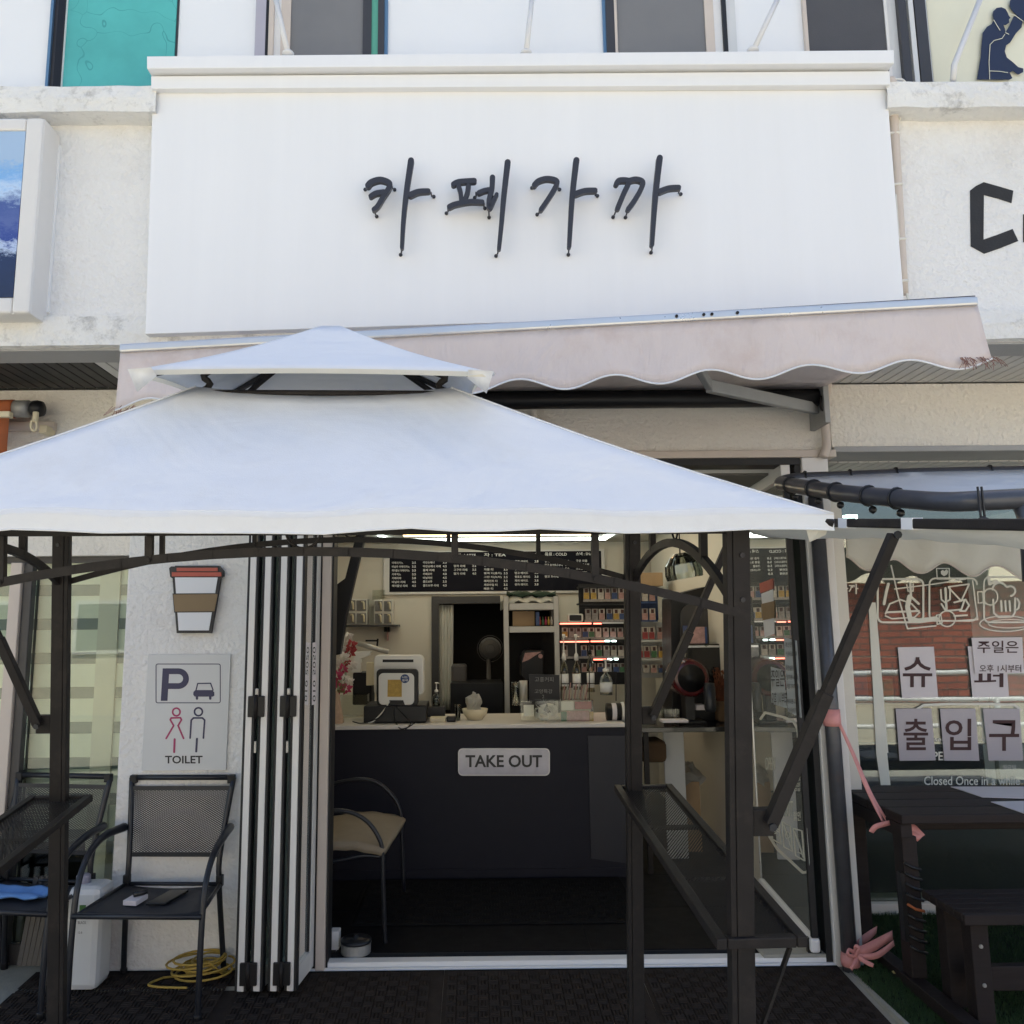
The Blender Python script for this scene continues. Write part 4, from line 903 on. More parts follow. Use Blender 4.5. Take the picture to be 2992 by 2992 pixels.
# corner pockets
for i, k_ in enumerate((0, 16, 32, 48)):
    c_ = lo2[k_]; dirn = Vector((c_.x-cx, c_.y-cy, 0)).normalized(); sd = Vector((-dirn.y, dirn.x, 0))
    b = MB(); b.grid([[c_+dirn*.008+Vector((0, 0, .002)), c_+sd*.05-dirn*.03+Vector((0, 0, .004))], [c_-dirn*.015+Vector((0, 0, -.05)), c_+sd*.03-dirn*.05+Vector((0, 0, -.012))]]); b.grid([[c_+dirn*.008+Vector((0, 0, .002)), c_-sd*.05-dirn*.03+Vector((0, 0, .004))], [c_-dirn*.015+Vector((0, 0, -.05)), c_-sd*.03-dirn*.05+Vector((0, 0, -.012))]]); G(b, 'corner_pocket', 'canopy', up_, smooth=True, solid=.0012)
    # hip rod from lower ring up under the upper tier
    r0 = hi[(0, 24, 48, 72)[i]]; ap = apex-Vector((0, 0, .03))
    G(MB().tube([ap, ap.lerp(c_, .5)-Vector((0, 0, .006)), c_-dirn*.02-Vector((0, 0, .012))], .009, 8), 'hip_rod', 'black_metal', up_, smooth=True)
    G(MB().tube(smoothpts([ap.lerp(c_, .45)-Vector((0, 0, .01)), ap.lerp(c_, .62)-Vector((0, 0, .03)), r0+Vector((0, 0, .03))-dirn*.02, r0-Vector((0, 0, .02))+dirn*.0, lo[(0, 24, 48, 72)[i]].lerp(r0, .5)-Vector((0, 0, .03)), lo[(0, 24, 48, 72)[i]]-Vector((0, 0, .02))], 5), .009, 8), 'rafter', 'black_metal', can, smooth=True)
for i in range(4):
    a_, c_ = hi[(0, 24, 48, 72)[i]], hi[(24, 48, 72, 0)[i]]; G(MB().tube([a_-Vector((0, 0, .015)), c_-Vector((0, 0, .015))], .008, 8), 'ring_rod', 'black_metal', can, smooth=True)
for px_ in (.0,):
    c_ = lo[24]; G(MB().grid([[c_, c_+Vector((-.07, .0, -.002))], [c_+Vector((-.01, .02, -.045)), c_+Vector((-.05, .01, -.06))]]), 'corner_flap', 'canopy_cream', can, solid=.0012)

# ================================================================== interior room
XRm, XLm, YBk, ZCe = 1.80, -1.80, 8.2, 2.40
ZCe = V(1123, 1582, 7.9).z+.004
ZF = .03
b = MB(); b.box(XLm, XRm, YW+.12, YBk, -.05, ZF-.004); flr = struct(b.build('interior_floor', 'grout'))
tw = .60; xoff = V(1355, 2750, Z=ZF).x; first_t = None
yy = YW+.125
while yy < 6.4:
    y1_ = min(yy+tw, 6.4)
    k_ = math.floor((XLm-xoff)/tw)
    while xoff+k_*tw < XRm:
        a_ = max(XLm, xoff+k_*tw)+.002; c_ = min(XRm, xoff+(k_+1)*tw)-.002; k_ += 1
        if c_-a_ > .02: MB().box(a_, c_, yy+.002, y1_-.002, ZF-.0039, ZF).build('floor_tile', 'tile_dark', flr)
    yy += tw
b = MB(); b.box(XLm, XRm, YW+.21, YBk+.1, ZCe, ZCe+.05); struct(b.build('interior_ceiling', 'ceiling_white'))
xd0, xd1 = V(1283, 1900, YBk).x, V(1612, 1900, YBk).x; zd = V(1440, 1763, YBk).z
b = MB(); b.box(XLm, xd0, YBk, YBk+.1, 0, ZCe); b.box(xd1, XRm, YBk, YBk+.1, 0, ZCe); b.box(xd0, xd1, YBk, YBk+.1, zd, ZCe); struct(b.build('interior_back_wall', 'wall_cream'))
b = MB(); b.box(XLm-.1, XLm, YW+.2, YBk+.1, 0, ZCe); struct(b.build('interior_left_wall', 'wall_cream'))
b = MB(); b.box(XRm, XRm+.1, YW+.21, YBk+.1, 0, ZCe); struct(b.build('interior_right_wall', 'wall_cream'))
b = MB(); b.box(XLm, xo0-.001, YW+.281, YW+.3, 0, ZCe); struct(b.build('interior_front_wall', 'wall_cream'))
b = MB(); b.box(XLm, XRm-.001, YW+.215, 5.15, ZCe-.012, ZCe-.001); mat('ceiling_unlit', (.15, .145, .13), .8); struct(b.build('entrance_ceiling_dim_sheet', 'ceiling_unlit'))  # dark sheet added below the white ceiling, its unlit look put into the colour
b = MB(); b.box(XRm-.012, XRm-.001, 4.35, 8.1, .03, .95); tag(b.build('wood_wainscot', 'ribbed_wall'), 'pale ribbed wood panel on the lower right wall inside', 'wall panel')
# kitchen behind the doorway
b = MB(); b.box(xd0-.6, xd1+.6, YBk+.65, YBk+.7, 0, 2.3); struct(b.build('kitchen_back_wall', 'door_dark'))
dfm = thing('kitchen_door_frame', 'dark brown frame of the kitchen doorway in the back wall', 'door frame', ((xd0+xd1)/2, YBk, 0))
fo = .07
MB().box(xd0-fo, xd0, YBk-.03, YBk+.09, 0, zd+fo).build('jamb', 'dark_frame', dfm); MB().box(xd1, xd1+fo, YBk-.03, YBk+.09, 0, zd+fo).build('jamb', 'dark_frame', dfm); MB().box(xd0, xd1, YBk-.029, YBk+.09, zd, zd+fo-.001).build('head', 'dark_frame', dfm)
cu = MB(); x0_, x1_ = V(1285, 1900, YBk+.05).x, V(1326, 1900, YBk+.05).x; ztp = zd-.01
cu.grid([[(x0_+(x1_-x0_)*(i/16)*(1-.12*j/8*(i/16)), YBk+.05+.018*math.sin(i*1.7), ztp-(ztp-.75)*j/8) for i in range(17)] for j in range(9)])
tag(cu.build('door_curtain', 'curtain', smooth=True, solid=.002), 'thin pale curtain hanging at the left of the kitchen doorway', 'curtain')
# ---- LED ceiling frames
def ledframe(name, x0, x1, y0, y1, w, m, lab):
    t = thing(name, lab, 'light', ((x0+x1)/2, (y0+y1)/2, ZCe))
    for (a, b_, c, d_) in ((x0, x1, y0, y0+w), (x0, x1, y1-w, y1), (x0, x0+w, y0+w, y1-w), (x1-w, x1, y0+w, y1-w)):
        MB().box(a, b_, c, d_, ZCe-.025, ZCe-.003).build('light_tube', m, t)
    return t
A1, A2 = V(1123, 1582, Z=ZCe-.02), V(1777, 1572, Z=ZCe-.02)
ledframe('ceiling_light_frame', A1.x, A2.x, 5.0, A1.y, .035, 'led_white', 'large cold white rectangular light line on the ceiling')
B1, B2 = V(1188, 1575, Z=ZCe-.02), V(1725, 1566, Z=ZCe-.02)
ledframe('ceiling_light_frame', B1.x, B2.x, 5.4, B1.y-.25, .03, 'led_warm', 'smaller warm yellow light line inside the white one')
# ---- menu board
Ym = YBk-.04
mb_ = thing('menu_board', 'long black menu board with white price columns on the back wall', 'menu board', V(1440, 1730, Ym))
MB().pbox(1120, 1607, 1768, 1735, Ym+.005, .033).build('frame', 'alu_white', mb_, bevel=.005)
bd = MB().pbox(1138, 1612, 1758, 1727, Ym, .004).build('board', 'board_black', mb_)
cols = [(1145, 1212, '', ['아메리카노', '바닐라 아메리카노', '헤이즐넛 아메리카노', '카푸치노', '카페라떼', '바닐라 라떼', '헤이즐넛 라떼'], ['2.5', '3.5', '3.5', '3.5', '3.8', '4.5', '4.5']),
        (1236, 1302, '커피 : COFFEE', ['아인슈페너', '아인슈페너 라떼', '돌체 라떼', '카페모카', '바닐라빈', '콜드브루', '콜드브루 라떼'], ['3.5', '4.5', '4.0', '4.0', '4.5', '3.5', '4.5']),
        (1326, 1388, '라떼 : LATTE', ['초코 라떼', '말차 라떼', '고구마 라떼', '딸기 라떼'], ['3.5', '3.5', '3.5', '4.0']),
        (1414, 1480, '차 : TEA', ['매실 티', '유자 티', '자몽 티', '블랙 티(홍차)', '그린 티(녹차)', '페퍼민트 티', '캐모마일 티', '레몬 티'], ['3.5', '3.5', '3.5', '3.5', '3.5', '3.5', '3.5', '4.5']),
        (1504, 1570, '에이드 : ADE', ['자몽 에이드', '레몬 에이드', '딸기 에이드', '망고 에이드', '청포도 에이드', '체리 에이드', '유자 에이드'], ['3.8', '3.8', '3.8', '3.8', '3.8', '3.8', '3.8']),
        (1592, 1660, '음료 : COLD', ['플레인 요거트스무디', '망고 요거트스무디', '고흥 요거트스무디', '딸기 프라페', '망고 프라페'], ['5.0', '5.0', '5.0', '5.0', '5.0']),
        (1683, 1745, '스낵 : SNACK', ['구운 와플', '꿀봉 토스트', '크로플', '허니브레드'], ['3.5', '3.5', '3.5', '4.5'])]
b = MB()
for (x0, x1, hd, it, pr) in cols:
    sk = -(x0-1145)*.011
    if hd: text_into(b, hd, (x0, 1619+sk, x0+64, 1629+sk), Ym-.001, bold=.02)
    for i, (t, p) in enumerate(zip(it, pr)):
        y = 1641+i*11.2+sk; text_into(b, t, (x0, y, x0+min(52, 6.2*len(t)+2), y+7), Ym-.001, bold=.015); text_into(b, p, (x1-8, y, x1+3, y+6.5), Ym-.001, bold=.02)
stuff(b.build('menu_lettering', 'print_white', bd))
# ---- counter
YC = V(1300, 2570, Z=ZF).y
xc1 = V(1833, 2300, YC).x; zct = V(1300, 2110, YC).z; zcb = V(1300, 2130, YC).z
ct = thing('service_counter', 'dark navy service counter with white top facing the doorway', 'counter', (-.2, YC, ZF))
xcb = V(1864, 2300, YC).x
MB().box(XLm+.01, xcb, YC+.012, YC+.62, ZF+.001, zcb).build('front_panel', 'navy', ct, bevel=.003)
MB().box(XLm+.01, xc1-.021, YC+.004, YC+.011, ZF+.001, ZF+.055).build('kick_board', 'navy', ct)
MB().box(XLm+.01, xc1, YC-.005, YC+.64, zcb+.0005, zcb+.026).build('top', 'counter_white', ct, bevel=.004)
xk0 = V(1722, 2300, YC).x
MB().prism([(xk0, YC+.003, ZF+.11), (xcb-.004, YC+.003, ZF+.03+.04), (xcb-.004, YC+.003, zcb-.05), (xk0, YC+.003, zcb-.05)], (0, .008, 0)).build('end_panel', 'navy_side', ct)
ZT = zcb+.0265
to = thing('take_out_sign', 'frosted acrylic TAKE OUT plate on the counter front', 'sign', V(1472, 2268, YC-.02))
mat('acrylic', (.50, .48, .54), .15, spec=.6, coat=.5, var=.2, vscale=5)
k = Ink(YC-.014, th=.008); k.poly(rrect(1338, 2186, 1607, 2267, 14)); k.build('plate', 'acrylic', to, bevel=.001)
b = MB(); text_into(b, 'TAKE OUT', (1360, 2206, 1584, 2242), YC-.016, bold=.025); b.build('lettering', 'ink_black', to)
k = Ink(YC-.0148, th=.001); k.stroke(rrect(1340, 2188, 1605, 2265, 13), 2, True); k.build('rim', 'white_plastic', to)
# ---- register and things on the counter (left)
Yk = YC+.12
def tb(name, label, cat, loc, group=None): return thing(name, label, cat, loc, group)
pt = tb('order_terminal', 'white order terminal on a black cash drawer with a yellow sticker', 'terminal', V(1170, 2110, Yk))
MB().pbox(1062, 2062, 1246, 2112, Yk-.04, .36).build('cash_drawer', 'black_plastic', pt, bevel=.008)
k = Ink(Yk, th=.05); k.poly(rrect(1100, 1955, 1222, 2062, 12)); k.build('stand_back', 'black_plastic', pt, bevel=.004)
k = Ink(Yk-.012, th=.014); k.poly(rrect(1106, 1967, 1210, 2060, 14)); sc = k.build('shell', 'white_plastic', pt, bevel=.004)
k = Ink(Yk-.0135, th=.002); k.poly([(1138, 2046), (1178, 2046), (1184, 2062), (1132, 2062)]); k.build('cable_slot', 'black_plastic', sc)
k = Ink(Yk-.014, th=.001); k.poly([(1133, 1986), (1174, 1986), (1174, 2036), (1132, 2036)]); k.build('sticker', 'yellow_print', sc, label='plain yellow square sticker')
k = Ink(Yk-.0145, th=.001); k.poly(circ(1183, 1983, 13, 13, 20)); rs = k.build('round_sticker', 'blue_print', sc)
b = MB(); text_into(b, '나는', (1175, 1975, 1191, 1982), Yk-.016, bold=.02); text_into(b, '동네', (1175, 1984, 1191, 1991), Yk-.016, bold=.02); b.build('sticker_lettering', 'print_white', rs)
k = Ink(Yk+.13, th=.10); k.poly(rrect(1092, 1914, 1238, 2032, 14)); pr_ = k.build('printer', 'white_plastic', pt, bevel=.008)
k = Ink(Yk+.128, th=.002); k.poly([(1118, 1927), (1208, 1927), (1208, 1935), (1118, 1935)]); k.build('paper_slot', 'black_plastic', pr_)
MB().tube(smoothpts([V(1138, 2050, Yk-.02), V(1118, 2080, Yk-.05), V(1090, 2108, Yk-.06), V(1075, 2112, Yk-.06)], 5), .004, 6).build('cable', 'white_plastic', pt, smooth=True)
MB().tube(smoothpts([V(1152, 2062, Yk-.05), V(1152, 2098, Yk-.06), V(1168, 2128, YC-.012), V(1190, 2126, YC-.012), V(1212, 2112, YC-.008)], 6), .0035, 6).build('cable', 'black_plastic', pt, smooth=True)
MB().tube(smoothpts([V(1130, 2062, Yk-.05), V(1110, 2095, Yk-.06), V(1060, 2113, Yk-.06), V(1030, 2108, Yk-.06)], 6), .0035, 6).build('cable', 'black_plastic', pt, smooth=True)
MB().tube(smoothpts([V(1158, 2066, Yk-.05), V(1180, 2090, Yk-.06), V(1200, 2112, YC-.006), V(1184, 2132, YC-.012)], 6), .0035, 6).build('cable', 'black_plastic', pt, smooth=True)
# flowers
fl = tb('flower_bouquet', 'artificial pink and white flowers in a woven vase at the counter end', 'flowers', V(1000, 2110, Yk))
MB().prism([V(973, 2020, Yk-.02), V(985, 2022, Yk-.02), V(1000, 2115, Yk-.02), V(973, 2116, Yk-.02)], (0, .08, 0)).build('woven_vase', 'weave', fl, bevel=.004)
def flower(px, py, r, m):
    b = MB(); c = V(px, py, Yk+random.uniform(-.03, .05))
    for i in range(9):
        a = i*2.4; rr = r*(.35+.65*i/9); p = c+Vector((math.cos(a)*rr, -.012+random.uniform(-.01, .01), math.sin(a)*rr)); t1 = Vector((math.cos(a+1.5), -.6, math.sin(a+1.5)))*r*.55; t2 = Vector((math.cos(a), .3, math.sin(a)))*r*.6
        b.add([p-t1*.7, p-t2*.5, p+t1*.7, p+t2], [(0, 1, 2, 3)])
    b.build('flower_head', m, fl, solid=.002)
for (px, py, r, m) in ((984, 1975, .035, 'flower_pink'), (990, 2010, .04, 'flower_pink'), (1013, 2012, .03, 'flower_pink'), (1003, 1955, .03, 'flower_pink'), (1008, 1983, .025, 'flower_white'), (1022, 1990, .022, 'flower_white'), (985, 1935, .03, 'flower_white'), (1005, 1920, .03, 'flower_white'), (1022, 1905, .035, 'flower_red'), (1027, 1885, .03, 'flower_red'), (1008, 1880, .03, 'flower_white'), (1018, 1860, .025, 'flower_white'), (1028, 1945, .03, 'flower_white'), (1000, 1900, .03, 'flower_white'), (1015, 1935, .02, 'flower_red')): flower(px, py, r, m)
b = MB()
for i in range(8): b.tube([V(985+i*3, 2025, Yk+.01), V(990+i*4, 1950-i*8, Yk+.02)], .002, 4)
b.build('stems', 'leaf_green', fl)
MB().pbox(990, 2030, 1072, 2098, Yk+.16, .12).build('tub_', 'clear_case'); o = bpy.data.objects['tub_']; o.name = 'plastic_tub'; tag(o, 'translucent plastic tub behind the flowers on the counter', 'tub')
bx = tb('bottle_row', 'dark espresso machine with white arm behind the flowers', 'coffee machine', V(1060, 2050, Yk+.3)); bx.name = 'espresso_machine'
MB().pbox(1030, 1965, 1085, 2060, Yk+.36, .2).build('body', 'black_plastic', bx, bevel=.01); MB().prism([V(1035, 1905, Yk+.34), V(1085, 1902, Yk+.34), V(1080, 1915, Yk+.34), (V(1055, 1925, Yk+.34)), V(1055, 1965, Yk+.34), V(1025, 1965, Yk+.34)], (0, .05, 0)).build('arm', 'white_plastic', bx, bevel=.004); MB().tube([V(1046, 1880, Yk+.34), V(1135, 1905, Yk+.34)], .018, 10).build('handle', 'steel', bx, smooth=True); MB().pbox(1070, 1935, 1092, 2003, Yk+.3, .05).build('side_tank', 'cream_plastic', bx, bevel=.004)
MB().bar(V(1068, 1872, Yk+.4), V(1105, 1872, Yk+.4), .012, .012).bar(V(1104, 1866, Yk+.4), V(1101, 1900, Yk+.4), .012, .012).build('rail', 'black_plastic', bx)
# wall shelf with spice drawers
wsf = tb('wall_shelf', 'dark wall shelf at the left of the back wall', 'shelf', V(1090, 1830, YBk-.2))
MB().pbox(1005, 1826, 1163, 1832, YBk-.24, .235).build('board', 'dark_frame', wsf, bevel=.002); MB().pbox(1130, 1832, 1134, 1872, YBk-.1, .09).build('bracket', 'pink_print', wsf); MB().pbox(1122, 1832, 1138, 1846, YBk-.1, .08).build('bracket', 'black_plastic', wsf)
for i, (a, c, y0, y1) in enumerate(((1008, 1072, 1750, 1825), (1093, 1146, 1752, 1825))):
    t = tb('spice_drawer_box', ('left' if i == 0 else 'right')+' white four-drawer spice box on the wall shelf', 'drawer box', V((a+c)/2, y1, YBk-.22), 'spice boxes on the wall shelf')
    MB().pbox(a, y0, c, y1, YBk-.20, .16).build('case', 'white_plastic', t, bevel=.003)
    for gx_ in (0, 1):
        for gy_ in (0, 1):
            w_ = (c-a)/2; h_ = (y1-y0)/2; x0_ = a+gx_*w_+2.5; y0_ = y0+gy_*h_+4; dd = MB().pbox(x0_, y0_, x0_+w_-5, y0_+h_-7, YBk-.215, .012).build('drawer', 'grey_pane', t, bevel=.002)
            MB().tube(smoothpts([V(x0_+w_*.45, y0_+5, YBk-.22), V(x0_+w_*.62, y0_+7, YBk-.24), V(x0_+w_*.66, y0_+h_*.7, YBk-.235)], 4), .010, 6).build('handle', 'cream_plastic', dd, smooth=True)
MB().pbox(1088, 1724, 1124, 1752, YBk-.19, .08).build('straw_packets', 'clear_case'); tag(bpy.data.objects['straw_packets'], 'clear packets of straws on top of the right spice box', 'packets')
# bottles on the counter and behind
def lathed(name, label, cat, px, py, Y, prof, m, group=None, seg=14):
    """profile in pixel units: (half width px, height px above base)"""
    c = V(px, py, Y); s = (V(px+1, py, Y).x-c.x)
    b = MB(); b.lathe(c, [(max(r*s, .0006), h_*s) for r, h_ in prof], seg); return tag(b.build(name, m, smooth=True), label, cat, group)
def pump(px, py, Y, w, hb, hp, m, mp, label, group=None, label_m='print_white'):
    c = V(px, py, Y); s = V(px+1, py, Y).x-c.x; t = tb('pump_bottle', label, 'bottle', c, group)
    MB().lathe(c, [(w*s, 0), (w*s, hb*.62*s), (w*.8*s, hb*.8*s), (w*.35*s, hb*.92*s), (w*.35*s, hb*s)], 14).build('bottle', m, t, smooth=True)
    MB().lathe(c+Vector((0, 0, hb*s)), [(w*.5*s, 0), (w*.5*s, hp*.2*s), (w*.15*s, hp*.3*s), (w*.15*s, hp*.85*s), (w*.4*s, hp*.9*s), (w*.4*s, hp*s)], 12).build('pump', mp, t, smooth=True)
    MB().tube([c+Vector((0, 0, (hb+hp*.93)*s)), c+Vector((w*.8*s, -w*.3*s, (hb+hp*.9)*s))], w*.15*s, 6).build('spout', mp, t)
    MB().lathe(c+Vector((0, 0, hb*.12*s)), [(w*1.02*s, 0), (w*1.02*s, hb*.42*s)], 14).build('label', label_m, t, smooth=True)
pump(1275, 2063, Yk+.25, 11, 40, 28, 'clear_case', 'white_plastic', 'clear soap dispenser with white pump beside the terminal', label_m='clear_case')
MB().pbox(1250, 2066, 1300, 2096, Yk+.16, .1).build('small_display_box', 'black_plastic', bevel=.003); tag(bpy.data.objects['small_display_box'], 'small black box with pale screen behind the card reader', 'box')
MB().pbox(1256, 2096, 1301, 2112, Yk, .08).build('card_tray', 'cream_plastic', bevel=.006); tag(bpy.data.objects['card_tray'], 'cream card tray on the counter right of the cash drawer', 'tray')
MB().pbox(1304, 2094, 1332, 2110, Yk, .06).build('card_reader', 'black_plastic', bevel=.008); tag(bpy.data.objects['card_reader'], 'small black and white card reader on the counter', 'card reader')
lathed('glass_tumbler', 'small glass tumbler on the counter beside the bowl', 'glass', 1338, 2108, Yk+.1, [(7, 0), (9, 48), (8.4, 48), (6.6, 2)], 'clear_case')
lathed('bowl', 'cream bowl of snacks on the counter', 'bowl', 1388, 2108, Yk+.14, [(16, 0), (20, 4), (34, 22), (38, 36), (36, 37), (30, 25), (10, 10)], 'cream_plastic', seg=24)
b = MB(); c = V(1385, 2078, Yk+.15); b.lathe(c, [(.05, -.01), (.045, .03), (.06, .06), (.05, .08), (.02, .10), (.012, .115)], 11); b.v = [tuple(Vector(v)+Vector([random.uniform(-.013, .013) for _ in range(3)])) for v in b.v]; tag(b.build('plastic_bag', 'film', smooth=False), 'clear plastic bag standing in the snack bowl', 'bag')
# kitchen things seen through the doorway
fn_ = tb('desk_fan', 'grey standing fan in the dark kitchen doorway', 'fan', V(1430, 1990, YBk-.6))
Yf = YBk-.5; c = V(1432, 1895, Yf); MB().lathe(c, [(.07, -.03), (.10, -.01), (.10, .02), (.03, .06)], 18, 'y').build('fan_head', 'dark_pane', fn_, smooth=True); MB().lathe(V(1428, 1995, Yf), [(.07, 0), (.065, .01), (.02, .02), (.018, .21)], 14).build('stand', 'dark_pane', fn_, smooth=True); [MB().tube([c+Vector((rr_*math.cos(t*.35), -.03-.02*(rr_ < .09), rr_*math.sin(t*.35))) for t in range(18)], .003, 5, closed=True).build('cage_ring', 'dark_frame', fn_, smooth=True) for rr_ in (.04, .08, .115)]
MB().pbox(1318, 1942, 1364, 1998, YBk-.7, .2).build('kitchen_box', 'dark_pane', bevel=.02); tag(bpy.data.objects['kitchen_box'], 'grey rounded container left of the fan', 'container')
MB().pbox(1316, 1996, 1470, 2098, YBk-1.0, .5).build('kitchen_bench', 'black_plastic', bevel=.004); tag(bpy.data.objects['kitchen_bench'], 'dark bench behind the counter below the fan', 'bench')
# ---- silver rack
rk = tb('silver_rack', 'silver shelf rack holding a folded towel and a small oven', 'rack', V(1550, 2100, 6.9))
Yr = 6.9
for (a, c) in ((1473, 1488), (1621, 1636)): MB().pbox(a, 1742, c, 2108, Yr, .03).build('upright', 'steel', rk, bevel=.003); MB().pbox(a, 1742, c, 2100, Yr+.36, .03).build('upright', 'steel', rk, bevel=.003)
for (y0, y1) in ((1762, 1782), (1830, 1848)): MB().pbox(1488, y0, 1621, y1, Yr+.002, .38).build('shelf', 'steel', rk, bevel=.003)
MB().pbox(1490, 1849, 1620, 2100, Yr+.35, .02).build('back_panel', 'door_dark', rk)
b = MB(); P = [[V(1462+i*13, 1762-(18*math.sin(j*.8+.2)+5*math.sin(i*1.9+j)), Yr+.02+.05*j) for i in range(13)] for j in range(7)]; b.grid(P); tag(b.build('folded_towel', 'curtain', smooth=True, solid=.01), 'rumpled pale towel on top of the silver rack', 'towel')
b = MB(); P = [[V(1480+i*12, 1745-(14*math.sin(j*.7+.4)+4*math.sin(i*1.3+j*2)), Yr+.05+.04*j) for i in range(13)] for j in range(6)]; b.grid(P); mat('dark_green_cloth', (.02, .045, .03), .9); tag(b.build('green_apron', 'dark_green_cloth', smooth=True, solid=.012), 'dark green cloth heaped on the silver rack', 'cloth')
MB().pbox(1500, 1786, 1562, 1829, Yr+.14, .15).build('carton', 'wood_box'); tag(bpy.data.objects['carton'], 'brown carton on the upper shelf of the silver rack', 'carton')
MB().pbox(1566, 1788, 1576, 1828, Yr+.05, .04).build('tall_packet', 'blue_print'); tag(bpy.data.objects['tall_packet'], 'tall white and blue packet on the rack shelf', 'packet')
for i, m in enumerate(('red_print', 'green_print', 'flower_pink', 'yellow_print', 'flower_white')):
    lathed('colour_bottle', ('red', 'green', 'magenta', 'yellow', 'white')[i]+' capped little bottle on the silver rack shelf', 'bottle', 1578+i*8.4, 1826, Yr+.06, [(3, 0), (3, 14), (1.4, 17), (1.4, 24)], m, 'little bottles on the rack', 8)
ov = tb('small_oven', 'black rounded coffee appliance with pink reflection under the rack', 'appliance', V(1555, 1990, Yr+.1))
k = Ink(Yr+.1, th=.2); k.poly([(1522, 1975), (1522, 1920), (1532, 1902), (1548, 1898), (1588, 1900), (1590, 1990), (1535, 1990)]); k.build('body', 'black_plastic', ov, bevel=.01); k = Ink(Yr+.098, th=.003); k.poly([(1526, 1935), (1534, 1908), (1582, 1904), (1560, 1918), (1545, 1928)]); k.build('painted_reflection', 'pink_print', ov)  # the flat pink piece paints a reflection on the dark body
MB().lathe(V(1579, 1917, Yr+.095), [(.018, 0), (.018, -.02)], 12, 'y').build('knob', 'pink_print', ov)
# ---- black notice board, snack boxes
YQ = YC+.10
nb = tb('chalk_board', 'small black board with handwriting standing on the counter', 'board', V(1590, 2048, YQ+.2)); k = Ink(YQ+.2, th=.01); k.poly([(1546, 1970), (1634, 1972), (1636, 2046), (1547, 2047)]); k.build('board', 'black_plastic', nb)
b = MB(); text_into(b, '고흥커피', (1563, 1978, 1617, 1992), YQ+.198); text_into(b, '고양특강', (1562, 2014, 1614, 2026), YQ+.198); text_into(b, '2', (1584, 2030, 1590, 2040), YQ+.198); stuff(b.build('lettering', 'grey_pane', nb))
sb = tb('snack_box', 'clear box of wrapped snacks left on the counter', 'box', V(1578, 2110, YQ)); MB().pbox(1522, 2048, 1636, 2110, YQ, .12).build('case', 'clear_case', sb); MB().pbox(1530, 2060, 1560, 2092, YQ+.01, .004).build('card', 'vinyl', sb)
b = MB()
for i in range(26): p = V(1562+random.random()*66, 2066+random.random()*38, YQ+.03+random.random()*.07); b.add([p+Vector((random.uniform(-.03, .03), random.uniform(-.02, .02), random.uniform(-.03, .03))) for _ in range(4)], [(0, 1, 2, 3)])
b.build('wrapped_snacks', 'curtain', sb, solid=.003)
sb = tb('snack_box', 'clear box of colourful packets right on the counter', 'box', V(1685, 2110, YQ)); MB().pbox(1636.5, 2046, 1734, 2110, YQ, .12).build('case', 'clear_case', sb); MB().pbox(1658, 2078, 1722, 2108, YQ+.012, .02).build('packet', 'pink_print', sb); MB().pbox(1640, 2050, 1676, 2075, YQ+.03, .02).build('packet', 'vinyl', sb); MB().pbox(1680, 2050, 1728, 2072, YQ+.03, .02).build('packet', 'red_print', sb); MB().pbox(1640, 2080, 1656, 2108, YQ+.02, .02).build('packet', 'green_print', sb); MB().pbox(1723, 2080, 1733, 2108, YQ+.02, .02).build('packet', 'yellow_print', sb)
lathed('cutlery_jar', 'steel jar of utensils beside the silver rack', 'jar', 1530, 2050, YQ+.3, [(11, 0), (12, 60), (11, 60), (9, 5)], 'steel'); lathed('cutlery_jar', 'tall clear jar left of the steel utensil jar', 'jar', 1507, 2060, YQ+.3, [(11, 0), (12, 66), (11, 66), (9, 5)], 'clear_case')
pump(1650, 2015, YQ+.45, 12, 84, 76, 'bottle_glass', 'white_plastic', 'leftmost syrup bottle with long white pump'); pump(1686, 2015, YQ+.45, 12, 84, 76, 'bottle_glass', 'white_plastic', 'second syrup bottle with long white pump'); pump(1727, 2022, YQ+.42, 11, 108, 46, 'bottle_glass', 'black_plastic', 'syrup bottle with black pump'); pump(1772, 2030, YQ+.25, 18, 66, 36, 'clear_case', 'white_plastic', 'square sanitiser bottle with white pump at the right of the counter', label_m='sign_grey')
wr = tb('wire_rack', 'black wire rack holding syrup bottles and straws', 'rack', V(1700, 2040, YQ+.4))
for y in (1966, 1998): MB().bar(V(1640, y, YQ+.36), V(1800, y-2, YQ+.36), .006, .006).build('rail', 'black_metal', wr)
for x in (1640, 1722, 1800): MB().bar(V(x, 1962, YQ+.36), V(x, 2048, YQ+.36), .006, .006).build('post', 'black_metal', wr)
for i in range(9): MB().tube([V(1646+i*8, 2044, YQ+.33), V(1650+i*8.5, 2003-(i % 3)*4, YQ+.33)], .004, 6).build('straw', 'steel' if i % 2 else 'pink_print', wr)
ck = tb('cookie_box', 'black and white striped canister lying at the counter end', 'canister', V(1795, 2110, YQ)); c0, c1 = V(1772, 2080, YQ+.06), V(1822, 2080, YQ+.06); MB().tube([c0, c1], .055, 18).build('drum', 'black_plastic', ck, smooth=True); MB().tube([c0.lerp(c1, .28), c0.lerp(c1, .55)], .0556, 18).build('stripe', 'paper', ck, smooth=True); MB().tube([c0.lerp(c1, .85), c0.lerp(c1, 1.0)], .062, 18).build('end_cap', 'white_plastic', ck, smooth=True)
